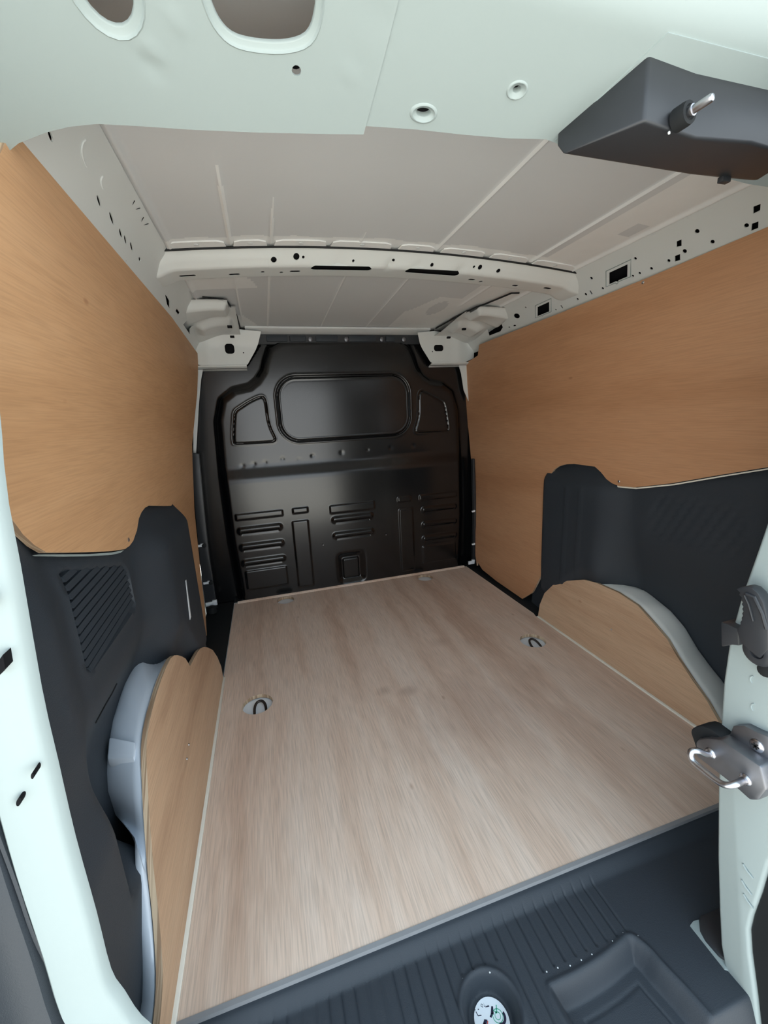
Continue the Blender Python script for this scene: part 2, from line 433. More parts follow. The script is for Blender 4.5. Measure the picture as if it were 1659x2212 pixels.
# roof bow: flange, rear face, underside
bow = empty('roof_bow', (0, .7, 1.22)); bow.parent = ceiling; bow.location = Vector((0, .7, 1.22))-world_loc(ceiling)
def bow_sec(s, x):
    """s along the hat section"""
    S = np.array([0, .012, .045, .052, .120, .127, .160]); Yv = np.array([.660, .668, .694, .700, .772, .779, .806]); Zv = np.array([-.004, -.008, -.034, -.038, -.038, -.034, -.006])
    return np.interp(s, S, Yv), roof(x, .70)+np.interp(s, S, Zv)
def bow_map(proud):
    def fn(U, V, D):
        y, z = bow_sec(V, U)
        end = ss(.555, .60, np.abs(U))
        z = z-.012*end
        for gx in (-.155, -.015, .072, .195):
            g_ = np.exp(-((U-gx)/.009)**2)*np.exp(-((V-.046)/.016)**2)
            z = z+.006*g_; y = y+.004*g_
        z = z-.002*np.exp(-((V-.028)/.006)**2)*(np.abs(U) > .30)
        return U, y-proud*np.where(V < .05, 1, 0)+np.minimum(D, 1)*0.6, z-proud*.6+D
    return fn
face_holes = []
for p, r in zip([(-0.3397,0.6836),(-0.2653,0.6793),(-0.2479,0.6802),(-0.1168,0.6852),(-0.0062,0.6815),(0.107,0.6849),(0.2353,0.6811),(0.2543,0.6807),(0.331,0.6826)], (.0075, .008, .0035, .0035, .004, .005, .0035, .0065, .0065)):
    face_holes.append(circ(p[0], .016+(p[1]-.672)*1.27+.003, r, 12))
def slot(cx, cy, w, h, n=5): return rrect(cx, cy, w, h, h*.49, n)
bot = [(x, .055+(y-.70)+.012, w) for (x, y), w in zip([(-0.5337,0.7215),(-0.4212,0.7286),(-0.35,0.7184),(-0.3019,0.721),(-0.2664,0.7153),(-0.1446,0.7273),(0.119,0.7239),(0.2569,0.718),(0.2913,0.7242),(0.3394,0.7256),(0.4121,0.7255),(0.5171,0.7084)], (.04, .028, .010, .010, .028, .165, .165, .022, .012, .012, .020, .026))]
bot_holes = [slot(x, y, w, .012) if w < .1 else slot(x, .060, w, .024) for x, y, w in bot]
XS = .335
def clip(hs, a, b): return [h for h in hs if a < sum(p[0] for p in h)/len(h) < b]
face_holes[0] = [(x+.018, y) for x, y in face_holes[0]]; face_holes[-1] = [(x-.016, y) for x, y in face_holes[-1]]
for nm, a, b, pr in (('bow_middle', -XS, XS, .0015), ('bow_end', -.625, -XS+.004, .0), ('bow_end', XS-.004, .625, .0)):
    o = [(a+(b-a)*k/14, 0) for k in range(15)]+[(b, .16*k/40) for k in range(1, 40)]+[(b-(b-a)*k/14, .16) for k in range(15)]+[(a, .16-.16*k/40) for k in range(1, 40)]
    hs = clip(face_holes+bot_holes, a+.013, b-.013)
    panel(nm, o, bow_map(pr), .0015, 'white_in', hs, (.012, .006), bow)
bl = [(-.6+1.2*k/20, .006) for k in range(21)]+[(.6-1.2*k/20, .150) for k in range(21)]
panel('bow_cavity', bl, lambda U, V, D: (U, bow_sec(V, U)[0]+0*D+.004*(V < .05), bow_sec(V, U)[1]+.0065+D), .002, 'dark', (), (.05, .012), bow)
# flange tabs glued to the roof skin in front of the bow
for a, b in ((-.56, -.43), (-.415, -.335), (-.32, -.19), (-.18, -.02), (0, .10), (.12, .25), (.27, .39), (.41, .55)):
    o = [(a, .662), (b, .662), (b-.004, .640), (b-.02, .632), (a+.02, .632), (a+.004, .640)]
    panel('bow_flange_tab', o, lambda U, V, D: (U, V, roof(U, V)-.0035-.002*ss(.64, .66, V)+D), .003, 'overspray_riblight', (), .02, bow)
    v, f = lathe([(.006, 0), (.006, .0015), (.003, .002)], ((a+b)/2, .645, roof((a+b)/2, .645)-.004), (0, 0, -1), 10); build('glue_spot', v, f, 'primer', bow)
v, f = merge(*[tube([(x, .660, roof(x, .66)-.0065) for x in np.linspace(a, b, 14)], .0028, n=6) for a, b in ((-.57, .57),)])
build('seal_and_gap_shade', v, f, 'rubber', bow)

# ---- side walls: outer skin, upper rail with punched holes, wheel arch
def rail_map(side):
    sx, tx, tz = (-1, -.05, -.08) if side < 0 else (1, .065, -.075)
    L = math.hypot(tx, tz)
    def fn(U, V, D):
        # a small step pressed along the rail near the roof seam
        st = .004*(1-ss(.012, .020, V))
        nx, nz = (tz/L*-1*(-1 if side < 0 else 1), abs(tx)/L)
        return (sx*.565+tx/L*V+(D+0)*sx*abs(tz)/L-sx*st, U, 1.24+tz/L*V+D*abs(tx)/L-st*.5)
    return fn
def inner(poly): return [(p[0], p[1]) for p in poly]
RH = [inner([(0.5615,0.0483),(0.4986,0.047),(0.5168,0.0789),(0.5467,0.0794),(0.5526,0.0828),(0.5555,0.0793),(0.5802,0.08)]), inner([(0.3591,0.0436),(0.347,0.0437),(0.3532,0.0584),(0.3646,0.0563)]), inner([(0.377,0.0748),(0.3639,0.0751),(0.3698,0.089),(0.383,0.0885)]),
      inner([(0.1979,0.0412),(0.1853,0.0419),(0.1895,0.0534),(0.2021,0.0545)]), inner([(0.2102,0.0725),(0.1984,0.0731),(0.2028,0.0859),(0.2157,0.086)]), inner([(0.8913,0.0598),(0.8266,0.0587),(0.8523,0.0912),(0.8839,0.0911),(0.8893,0.0939),(0.891,0.0914),(0.9181,0.0917)]),
      inner([(1.256,0.0472),(1.21,0.0392),(1.131,0.0611),(1.138,0.0819),(1.17,0.0949),(1.262,0.0957),(1.246,0.068)])]
for p, r in zip([(0.4712,0.0413),(0.5008,0.0824),(0.4793,0.0821),(0.4443,0.0824),(0.3952,0.0801),(0.3517,0.0728),(0.3095,0.041),(0.2895,0.0769),(0.2198,0.0715),(0.6064,0.0841),(0.6238,0.042),(0.6723,0.082),(0.7106,0.0864),(0.8192,0.0936),(0.7879,0.0417)], (.0035, .003, .003, .0035, .0035, .0045, .0045, .004, .004, .0035, .004, .004, .0035, .003, .0035)):
    RH.append(circ(p[0], p[1], r*1.15, 10))
RH.append(rrect(.6513, .0821, .005, .013, .001)); RH.append(rrect(.7879, .0917, .005, .013, .001))
RH.append(circ(1.019, .0608, .017, 14, .011)); RH.append(circ(1.065, .094, .009, 8, .0035)); RH.append(circ(1.101, .092, .005, 8, .003)); RH.append(circ(.9461, .0434, .004, 8, .003))
LH = []
sl_ = [(0.1745,0.0652),(0.1893,0.0687),(0.3232,0.0627),(0.3485,0.069),(0.3769,0.0622),(0.4091,0.0696),(0.4309,0.0657),(0.4577,0.0723),(0.4584,0.0657),(0.4845,0.0725),(0.4924,0.0639),(0.5212,0.0708),(0.5587,0.0682),(0.5753,0.0703)]
for i in range(0, len(sl_), 2):
    a_, b_ = np.array(sl_[i]), np.array(sl_[i+1]); c_ = (a_+b_)/2; h_ = (b_-a_)/2; n_ = np.array([-h_[1], h_[0]])/np.linalg.norm(h_)*.0028
    LH.append([tuple(c_+h_*math.cos(t)+n_*math.sin(t)) for t in np.linspace(0, 2*PI, 13)[:-1]])
LH.append(inner([(0.8087,0.0715),(0.8295,0.0704),(0.8661,0.0723),(0.8988,0.0866),(0.8585,0.0848)])); LH.append(rrect(.985, .0725, .05, .008, .002))
LH.append(inner([(1.105,0.0843),(1.125,0.0668),(1.256,0.0344),(1.296,0.0387),(1.229,0.062),(1.218,0.0759),(1.251,0.0883)]))
wheel = {}
for side, nm, holes in ((-1, 'wall_left', LH), (1, 'wall_right', RH)):
    w = empty(nm, (side*.72, .7, 0), kind='structure'); wheel[side] = w
    o = [(-.10, .002), (1.55, .002), (1.55, .150), (-.10, .150)]
    o = [(-.10+1.65*k/10, .0) for k in range(11)]+[(1.55-1.65*k/10, .150) for k in range(11)]
    panel('roof_rail', o, rail_map(side), .002, 'white_in', holes, (.05, .02), w)
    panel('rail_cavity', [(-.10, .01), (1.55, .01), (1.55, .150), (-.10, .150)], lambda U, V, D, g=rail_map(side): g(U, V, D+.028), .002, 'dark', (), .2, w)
    # rail edge lip folded under the roof
    a = [(side*(.565), y, 1.238) for y in (-.1, .4, .66)]
    v, f = tube([(side*.566, y, 1.2375) for y in (-.10, .3, .64)], .0035, n=6); build('seam_bead', v, f, 'primer', w)
    v, f = box(*sorted((side*.765, side*.775)), -.22, 1.6, -.25, 1.33); build('outer_skin', v, f, 'outer', w)
# punched frames round the two large windows of the right rail
g = rail_map(1)
for h in (RH[0], RH[5]):
    c = np.mean(h, 0); P3 = [g(c[0]+(p[0]-c[0])*1.35, c[1]+(p[1]-c[1])*1.35, -.0008) for p in h]
    v, f = tube([(float(a), float(b), float(c_)) for a, b, c_ in P3], .0013, closed=True, n=6); build('pressed_frame', v, f, 'white', wheel[1])
# pressed half-moons on the left rail
g = rail_map(-1)
for (cy_, cs, r) in ((.27, .035, .030), (.33, .040, .016)):
    P3 = [g(cy_+r*math.cos(a)*1.0, cs+r*math.sin(a)*.5, -.0005) for a in np.linspace(1.6, 3.6, 8)]
    v, f = tube([tuple(map(float, p)) for p in P3], .0014, n=5); build('pressed_mark', v, f, 'primer', wheel[-1])
for (y0, s0) in ((.425, .008), (.485, .009)):
    P3 = [g(y0+a, s0+b, -.001) for a, b in ((0, .004), (.01, .012), (.022, .012), (.03, .002))]
    v, f = tube([tuple(map(float, p)) for p in P3], .0007, n=5); build('sealer_run', v, f, 'rubber', wheel[-1])

# ---- front corner gussets, roof header above the bulkhead
front = empty('wall_front', (0, 1.5, 0), kind='structure')
for s in (-1, 1):
    # side-to-roof soffit of the corner with two pressed bosses
    def gmap(U, V, s=s):
        # U: distance from centre, V: y
        z = 1.232-.030*ss(1.10, 1.44, V)-.030*ss(.50, .62, U)*ss(1.0, 1.2, V)
        z = z-.026*ss(.455, .475, U)*(1-ss(.60, .63, U))*ss(1.05, 1.075, V)*(1-ss(1.15, 1.20, V))
        z = z-.022*ss(.455, .475, U)*(1-ss(.56, .60, U))*ss(1.22, 1.26, V)*(1-ss(1.32, 1.37, V))
        return s*U, V, z
    xin = lambda V: np.where(V < 1.12, .462, .44)
    grid('corner_soffit', np.linspace(.44, .635, 40), np.linspace(1.045, 1.462, 60), gmap, 'white_in', front, keep=lambda U, V: (U > .462) | (V > 1.12) , smooth=60)
    out = [(.355, 1.215), (.372, 1.170), (.385, 1.145), (.425, 1.086), (.44, 1.079), (.60, 1.079), (.66, 1.10), (.66, 1.225), (.50, 1.215), (.44, 1.222)]
    out = [(s*x, z) for x, z in out]
    hx, hz = (-.491, 1.149) if s < 0 else (.4695, 1.149)
    hole = rrect(hx, hz, .050 if s > 0 else .038, .040 if s < 0 else .030, .013)
    def cmap(U, V, D):
        y = 1.462-.02*ss(1.16, 1.22, V)+D
        y = y-.006*np.exp(-((np.abs(U)-.575)/.02)**2)
        return U, y, V
    panel('corner_face', out, cmap, .002, 'white_in', [hole, circ(s*.437, 1.133, .003, 8)], .02, front)
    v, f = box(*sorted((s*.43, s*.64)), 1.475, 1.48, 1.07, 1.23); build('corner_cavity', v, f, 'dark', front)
    # shelf under the corner
    v, f = merge(prism([(1.455, 1.083), (1.50, 1.070), (1.50, 1.064), (1.455, 1.077)], 0, *sorted((s*.43, s*.635)))); build('corner_shelf', v, f, 'white_in', front, bevel=.001)
    # two short slots in the bosses
    for (xx, yy, zz) in ((.468, 1.195, 1.181), (.470, 1.35, 1.176)):
        v, f = box(s*xx-.008, s*xx+.008, yy-.006, yy+.006, zz-.004, zz+.004); build('slot', v, f, 'dark', front, bevel=.001)
    # sheet upright beside the ply
    P_ = [(s*.604, 1.085), (s*.640, 1.085), (s*.66, .98), (s*.70, .70), (s*.69, .70), (s*.645, .93), (s*.622, 1.03)]
    if s > 0: P_ = [(s*.580, 1.085), (s*.640, 1.085), (s*.66, .98), (s*.645, .88), (s*.612, .95), (s*.598, 1.03)]
    v, f = prism(P_, 1, 1.478, 1.482); build('pillar_sheet', v, f, 'white_in', front)
v, f = prism([(1.44, 1.236), (1.60, 1.240), (1.60, 1.225), (1.50, 1.212), (1.47, 1.216), (1.44, 1.228)], 0, -.42, .42); build('front_header', v, f, 'primer', front, bevel=.002)
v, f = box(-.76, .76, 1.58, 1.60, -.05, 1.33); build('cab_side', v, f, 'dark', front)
v, f = tube([(-.44, 1.445, 1.227), (-.40, 1.47, 1.222), (-.3, 1.475, 1.224), (0, 1.475, 1.226), (.3, 1.475, 1.224), (.40, 1.47, 1.222), (.44, 1.445, 1.227)], .003, n=6); build('seal_and_gap_shade', v, f, 'rubber', front)
for s in (-1, 1):  # black line painted in for the shadow gap along the corner soffit
    v, f = tube([(s*.533, 1.042, 1.236), (s*.475, 1.05, 1.234), (s*.462, 1.06, 1.234), (s*.442, 1.24, 1.233), (s*.438, 1.42, 1.229)] if s < 0 else
                [(.520, .88, 1.236), (.492, .885, 1.236), (.47, 1.03, 1.236), (.452, 1.06, 1.234), (.442, 1.24, 1.233), (.438, 1.42, 1.229)], .003, n=6); build('seal_and_gap_shade', v, f, 'rubber', front)

# ---- rear frame: header over the doors, left pillar
rear = empty('wall_rear', (0, 0, 0), kind='structure')
lip = [(-.78, -.05)]+[(-0.6339,-0.062),(-0.6073,-0.0425),(-0.5755,-0.0273),(-0.5514,-0.0187),(-0.5241,-0.0123),(-0.4849,-0.0093),(-0.4304,-0.0058),(-0.3632,0.0002),(-0.2922,0.008)]
def loft(name, rings_, mapf, mat, parent):
    n = len(rings_[0][0]); V = []
    for pts, dd in rings_:
        P = np.array(pts); x, y, z = mapf(P[:, 0], P[:, 1], np.full(n, dd)); V += list(zip(x, y, z))
    F = [(i*n+k, i*n+(k+1) % n, (i+1)*n+(k+1) % n, (i+1)*n+k) for i in range(len(rings_)-1) for k in range(n)]
    return build(name, V, F, mat, parent, smooth=70)
def grow(pts, d):
    P = np.array(pts); T = np.roll(P, -1, 0)-np.roll(P, 1, 0); T /= np.linalg.norm(T, axis=1)[:, None]
    N = np.stack([T[:, 1], -T[:, 0]], -1)
    if ((P-P.mean(0))*N).sum() < 0: N = -N
    return [tuple(p) for p in P+N*d]
HA = circ(-.479, .100, .021, 24, .029)
HB = smooth_path([(-.3999, .116), (-.397, .098), (-.390, .0855), (-.378, .0795), (-.355, .0795), (-.334, .083), (-.318, .0905), (-.3117, .104), (-.3115, .125), (-.320, .140), (-.338, .146), (-.375, .145), (-.394, .136)], 3, True)
# dimples: x, v, radius, height
DIM = [(-.429, .083, .005, .002), (-.4556, .058, .006, .003), (-.4581, .0488, .007, -.003), (-.2635, .1128, .004, -.0018), (-.2492, .1167, .004, -.0018), (-.2473, .1005, .004, -.0018), (-.2647, .0742, .003, -.0015), (-.2547, .0718, .003, -.0015), (-.2732, .0691, .004, .002), (-.2651, .0835, .003, -.001), (-.2206, .0922, .003, .0015)]
def hd_map(off):
    def fn(U, V, D):
        h = np.zeros_like(U)
        for x, v_, r, a in DIM: h += a*np.exp(-((U-x)**2+(V-v_)**2)/r**2)
        P = np.stack([U, V], -1)
        # rear roll of the header
        k = np.clip((V-.145)/.03, 0, 2)
        flat = np.minimum(V, .145); e = np.maximum(V-.145, 0)
        y = .066-.936*flat; z = 1.15+.353*flat
        a = np.minimum(e/.04, 1.15)
        y = y-.04*np.sin(a)*.95; z = z+.04*(1-np.cos(a))+np.maximum(e-.046, 0)*.95+.013*np.sin(a)
        dd = D-off-h
        return U, y+.353*dd*1, z+.936*dd
    return fn
H_out_l = [(x, v_) for x, v_ in lip if v_ > -.2 and x > -.70]
ol = [(-.80, .30), (-.80, -.12), (-.665, -.10)]+H_out_l+[(-.2475, .0133), (-.2412, .0945), (-.238, .15), (-.236, .30)]
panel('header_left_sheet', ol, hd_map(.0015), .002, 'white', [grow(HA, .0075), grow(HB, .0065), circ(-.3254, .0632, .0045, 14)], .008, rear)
for H_ in (HA, HB):
    w_ = .0075 if H_ is HA else .0065
    loft('hole_flange', [(grow(H_, w_+.0012), 0), (grow(H_, w_), -.0008), (grow(H_, w_-.001), .0006), (grow(H_, w_-.002), .0018), (grow(H_, .0010), .0020), (H_, .0028), (H_, .006)], hd_map(.0015), 'white', rear)
lip2 = [(-0.2491,0.0212),(-0.1864,0.0255),(-0.1282,0.0274),(-0.0674,0.0309),(-0.0181,0.0362)]
orr = [(-.252, .30), (-.252, .0133+.004)]+[p for p in lip2]+[(.02, .030), (.06, .040), (.255, .040), (.28, .028), (.30, .022), (.36, .018), (.50, .018), (.58, .02), (.80, .10), (.80, .30)]
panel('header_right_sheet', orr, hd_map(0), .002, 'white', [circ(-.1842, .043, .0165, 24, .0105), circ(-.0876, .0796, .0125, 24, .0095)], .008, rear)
for (x, v_, a, b, c, d) in ((-.1842, .043, .0165, .0105, .0085, .0045), (-.0876, .0796, .0125, .0095, .0045, .0035)):
    loft('pressed_eyelet', [(circ(x, v_, a, 24, b), 0), (circ(x, v_, a*.92, 24, b*.92), -.0012), (circ(x, v_, a*.80, 24, b*.80), -.0014), (circ(x, v_, (a+c)/2, 24, (b+d)/2), .0005), (circ(x, v_, c*1.1, 24, d*1.1), .001), (circ(x, v_, c, 24, d), .002), (circ(x, v_, c, 24, d), .008)], hd_map(0), 'white', rear)
for x, v_, r in ((-.3254, .0632, .006), (-.1842, .043, .010), (-.0876, .0796, .006)):
    panel('dark_hole_fill', circ(x, v_, r, 14), (lambda U, V, D: hd_map(0)(U, V, D+.0085)), .001, 'dark', (), None, rear)  # dark disc behind each hole stands in for the shade inside
# raised mounting sheet round the lock housing
ms = [(-.006, .038), (.043, .150), (.30, .150), (.30, .045), (.06, .045)]
panel('mounting_sheet', ms, hd_map(.0012), .002, 'white', (), .015, rear)
v, f = box(-.80, .80, -.09, .07, 1.262, 1.27); build('header_cavity', v, f, 'outer', rear)
v, f = tube([(x, -.137, 1.262+.0*x) for x in (.00, .2, .45, .8)], .012, n=10); build('door_seal', v, f, 'rubber', rear)
# left pillar: lip edge path (x, z), outer edge, at the depth of the door frame
lp = [(-.72, 1.20), (-.665, 1.14), (-.635, 1.07), (-.612, .95), (-.602, .86)]+[(-0.5974,0.7837),(-0.6086,0.6197),(-0.6114,0.5409),(-0.6142,0.4542),(-0.6144,0.356),(-0.6156,0.2741),(-0.609,0.2373),(-0.5998,0.1912)]
lp += [(-.575, .12), (-.565, .02), (-.565, -.06)]
lpd = smooth_path(lp, 3)
def yl(z): return np.interp(z, [0, .8, 1.08, 1.25], [-.10, -.10, .04, .06])
NW = 9
ws_ = [0, .003, .008, .020, .032, .037, .042, .046]; wy = [.012, .002, 0, -.006, -.012, -.016, -.010, .004]
V, F = [], []
for i, (x, z) in enumerate(lpd):
    p0 = np.array(lpd[max(i-1, 0)]); p1 = np.array(lpd[min(i+1, len(lpd)-1)]); t_ = (p1-p0)/np.linalg.norm(p1-p0)
    nrm = np.array([t_[1], -t_[0]])  # outward (away from opening)
    wd = 1.0 if z > .2 else 1.0
    for w_, yy in zip(ws_, wy): V.append((x+nrm[0]*w_*.93, yl(z)+yy, z+nrm[1]*w_*.93))
n_ = len(ws_)
for i in range(len(lpd)-1):
    for k in range(n_-1): F.append((i*n_+k, (i+1)*n_+k, (i+1)*n_+k+1, i*n_+k+1))
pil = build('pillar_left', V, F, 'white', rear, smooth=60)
# black seal and bumper corner outside the pillar
V2, F2 = [], []
for i, (x, z) in enumerate(lpd):
    p0 = np.array(lpd[max(i-1, 0)]); p1 = np.array(lpd[min(i+1, len(lpd)-1)]); t_ = (p1-p0)/np.linalg.norm(p1-p0); nrm = np.array([t_[1], -t_[0]])
    for w_, yy in ((.041, -.004), (.045, -.016), (.058, -.020), (.08, -.012), (.14, -.004), (.15, .05)): V2.append((x+nrm[0]*w_*.97, yl(z)+yy, z+nrm[1]*w_*.97))
for i in range(len(lpd)-1):
    for k in range(5): F2.append((i*6+k, (i+1)*6+k, (i+1)*6+k+1, i*6+k+1))
build('door_seal', V2, F2, 'plastic', rear, smooth=50)
# punched holes of the pillar
for (x, z, a, b, ang) in ((-.6185, .5512, .0011, .0030, -.2), (-.633, .529, .0018, .0042, -.4), (-.6135, .712, .0040, .0065, 0)):
    pts = [(x+a*math.cos(t)*math.cos(ang)-b*math.sin(t)*math.sin(ang), z+a*math.cos(t)*math.sin(ang)+b*math.sin(t)*math.cos(ang)) for t in np.linspace(0, 2*PI, 16)[:-1]]
    dy = -.1135 if a < .004 else (-.1205 if a < .006 else -.110)
    v, f = prism(pts, 1, dy, dy+.012); build('dark_hole_fill', v, f, 'dark', rear)
v, f = prism([(-0.6191,0.6618),(-0.6149,0.6668),(-0.616,0.6544),(-0.622,0.6486)], 1, -.1125, -.10); build('dark_hole_fill', v, f, 'dark', rear)

# ---- wheel arches of painted steel
def polyline_interp(pts, n):
    P = np.array(pts, float); d = np.r_[0, np.cumsum(np.hypot(*(P[1:]-P[:-1]).T))]; t = np.linspace(0, d[-1], n)
    return np.stack([np.interp(t, d, P[:, 0]), np.interp(t, d, P[:, 1])], -1)
AL = smooth_path([(0.6392,0.2117),(0.5955,0.221),(0.5861,0.246),(0.5434,0.2831),(0.4951,0.3047),(0.4057,0.3091),(0.3358,0.3031),(0.29,0.2962),(0.2542,0.2847),(0.2278,0.2675),(0.2007,0.2428),(0.1707,0.2141),(0.1354,0.1755),(0.1071,0.1427),(0.0857,0.1133),(0.0599,0.0836),(0.0339,0.0583),(0.009,0.0457),(-0.0133,0.0401)], 2)
AR = [(0.8329,-0.0097),(0.8344,0.0513),(0.8198,0.1062),(0.7823,0.1551),(0.7177,0.1975),(0.6347,0.233),(0.581,0.2418),(0.4899,0.2441),(0.4142,0.2333),(0.3517,0.2045),(0.3034,0.1804),(0.2651,0.1481),(0.2117,0.1093),(0.1689,0.0818),(0.1232,0.0421)]
def arch(side, inner_c, outer_c, parent, xo):
    A = polyline_interp(inner_c, 40); B = polyline_interp(outer_c, 40); V, F = [], []
    secs = [(0, 0), (.06, .006), (.25, .009), (.6, .008), (.9, .004), (1, -.002)]
    if isinstance(xo, (list, tuple)):
        P = np.array(outer_c, float); d = np.r_[0, np.cumsum(np.hypot(*(P[1:]-P[:-1]).T))]; xo_ = np.interp(np.linspace(0, d[-1], 40), d, xo)
    else: xo_ = np.full(40, xo)
    for i in range(40):
        xa = side*(.615+.16*max(A[i][1], 0)+.010); xb = side*xo_[i]
        V.append((xa, A[i][0], A[i][1]-.05))
        for t, h in secs:
            V.append((xa+(xb-xa)*t, A[i][0]+(B[i][0]-A[i][0])*t, A[i][1]-.002+(B[i][1]-A[i][1]+.002)*t+h-.006))
    n = len(secs)+1
    for i in range(39):
        for k in range(n-1): F.append((i*n+k, (i+1)*n+k, (i+1)*n+k+1, i*n+k+1))
    return build('wheel_arch', V, F, 'blueish' if side < 0 else 'arch_white', parent, smooth=55)
OL = [(0.872,0.069),(0.6859,0.2078),(0.5213,0.3225),(0.4001,0.3212),(0.3163,0.2975),(0.2632,0.2564),(0.2454,0.213),(0.25,0.154)]+[(0.139,0.2066),(0.1085,0.1515),(0.0783,0.1009),(0.0589,0.056),(0.0396,0.0228),(0.0069,0.0147)]
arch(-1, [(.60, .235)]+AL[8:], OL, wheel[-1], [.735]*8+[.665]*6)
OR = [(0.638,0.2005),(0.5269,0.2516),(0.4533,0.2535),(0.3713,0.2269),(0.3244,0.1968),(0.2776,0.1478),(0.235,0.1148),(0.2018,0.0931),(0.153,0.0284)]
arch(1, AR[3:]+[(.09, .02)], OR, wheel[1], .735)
# small welded plate on the left arch
v, f = box(-.718, -.675, .262, .300, .262, .272)
bp_ = [(0.2106,0.3284),(0.2984,0.2424)]
pO = [(0.2774,0.2869),(0.2532,0.2615)]; pI = [(0.2499,0.2844),(0.23,0.2668)]
V = [(-.728, pO[0][0], pO[0][1]+.004), (-.678, pI[0][0], pI[0][1]+.004), (-.728, pO[1][0], pO[1][1]+.004), (-.678, pI[1][0], pI[1][1]+.004)]
V += [(x, y, z-.02) for x, y, z in V]
build('arch_step', V, [(0, 1, 3, 2), (4, 6, 7, 5), (0, 4, 5, 1), (2, 3, 7, 6), (0, 2, 6, 4), (1, 5, 7, 3)], 'blueish', wheel[-1], bevel=.003)

# ---- closed right rear door seen on its edge
door = empty('door_1', (.45, -.16, -.06), kind='structure')
inn = [(-0.1393,0.6894),(-0.1334,0.6447),(-0.1238,0.5758),(-0.1181,0.51),(-0.1189,0.4439),(-0.1239,0.3777),(-0.1339,0.2718),(-0.1484,0.1566),(-0.1616,0.0721),(-0.1723,0.0112),(-0.1816,-0.0179),(-0.194,-0.0409),(-0.2099,-0.0532),(-0.2264,-0.0607)]
outp = [(-0.2335,-0.0561),(-0.2221,-0.0084),(-0.2069,0.0496),(-0.2002,0.0847),(-0.2005,0.1123),(-0.2041,0.1613),(-0.2064,0.2188)]
inn = [(-.13, 1.14), (-.125, 1.05), (-.145, .90), (-.146, .78)]+inn
outp = outp+[(-.225, .30), (-.235, .45), (-.235, .60), (-.235, .75), (-.22, .90), (-.205, 1.05), (-.20, 1.14)]
poly = inn+outp
v, f = prism(poly, 0, .20, .66)
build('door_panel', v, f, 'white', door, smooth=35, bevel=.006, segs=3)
sp = outp[:7]+[(-.225, .30), (-.235, .45), (-.235, .60), (-.26, .60), (-.26, .3), (-.245, .15), (-.25, -.05), (-.245, -.08)]
v, f = prism(sp, 0, .205, .62); build('outer_cladding', v, f, 'rubber', door, smooth=40, bevel=.004)
# striker: base plate, channel body, bumper, loop, screw
pl_ = [(-0.1449,0.3778),(-0.147,0.3933),(-0.1594,0.4042),(-0.1745,0.4064),(-0.1871,0.4099),(-0.2002,0.3718),(-0.1805,0.364),(-0.1446,0.3713)]
v, f = prism(pl_, 0, .188, .201); stp = build('striker_plate', v, f, 'darksteel', door, bevel=.001)
bd = [(-0.1172,0.3474),(-0.1202,0.3549),(-0.1305,0.3661),(-0.1476,0.3783),(-0.1962,0.3791),(-0.206,0.3528),(-0.2005,0.331),(-0.1918,0.3217),(-0.1713,0.325),(-0.1206,0.3259)]
v, f = prism(bd, 0, .166, .20); build('striker_body', v, f, 'darksteel', door, bevel=.0025, segs=2)
bm_ = [(-0.1016,0.3475),(-0.1015,0.3541),(-0.1073,0.3637),(-0.1151,0.3717),(-0.1277,0.3756),(-0.1447,0.3743),(-0.1175,0.3478),(-0.1136,0.3246),(-0.108,0.3363)]
v, f = prism(bm_, 0, .176, .206); build('striker_bumper', v, f, 'rubber', door, bevel=.003)
A0 = [(-0.1384,0.3475)][0]; B0 = [(-0.1834,0.3467)][0]
c1 = [(-0.1368,0.3636),(-0.1339,0.3555),(-0.139,0.3462),(-0.1582,0.3444)]; c2 = [(-0.1759,0.3453),(-0.1844,0.3495),(-0.191,0.3577)]
lp3 = [(.175, *A0), (.160, *A0), (.142, (A0[0]*.35+c1[0][0]*.65), (A0[1]*.35+c1[0][1]*.65)), (.134, *c1[1]), (.132, *c1[2]), (.132, *c1[3]), (.132, *c2[0]), (.134, *c2[1]), (.142, (B0[0]*.4+c2[2][0]*.6), (B0[1]*.4+c2[2][1]*.6)), (.160, *B0), (.175, *B0)]
v, f = tube(smooth_path(lp3, 5), .0042, n=12); build('striker_loop', v, f, 'steel', door)
for q in (A0, B0):
    v, f = lathe([(.0075, 0), (.0075, .002), (.0055, .004)], (.167, *q), (-1, 0, 0), 14); build('loop_collar', v, f, 'steel', door)
q = [(-0.1771,0.3876)][0]
v, f = lathe([(.0085, 0), (.0085, .001), (.006, .003)], (.188, *q), (-1, 0, 0), 18); sc_ = build('striker_screw', v, f, 'steel', door)
v, f = merge(*[prism([(q[0]+.0045*math.cos(a)+.001*math.cos(a+1.57), q[1]+.0045*math.sin(a)+.001*math.sin(a+1.57)), (q[0]+.0045*math.cos(a)-.001*math.cos(a+1.57), q[1]+.0045*math.sin(a)-.001*math.sin(a+1.57)), (q[0]-.001*math.cos(a+1.57), q[1]-.001*math.sin(a+1.57)), (q[0]+.001*math.cos(a+1.57), q[1]+.001*math.sin(a+1.57))], 0, .1845, .186) for a in np.linspace(0, 2*PI, 7)[:-1]]); build('screw_socket', v, f, 'rubber', sc_)
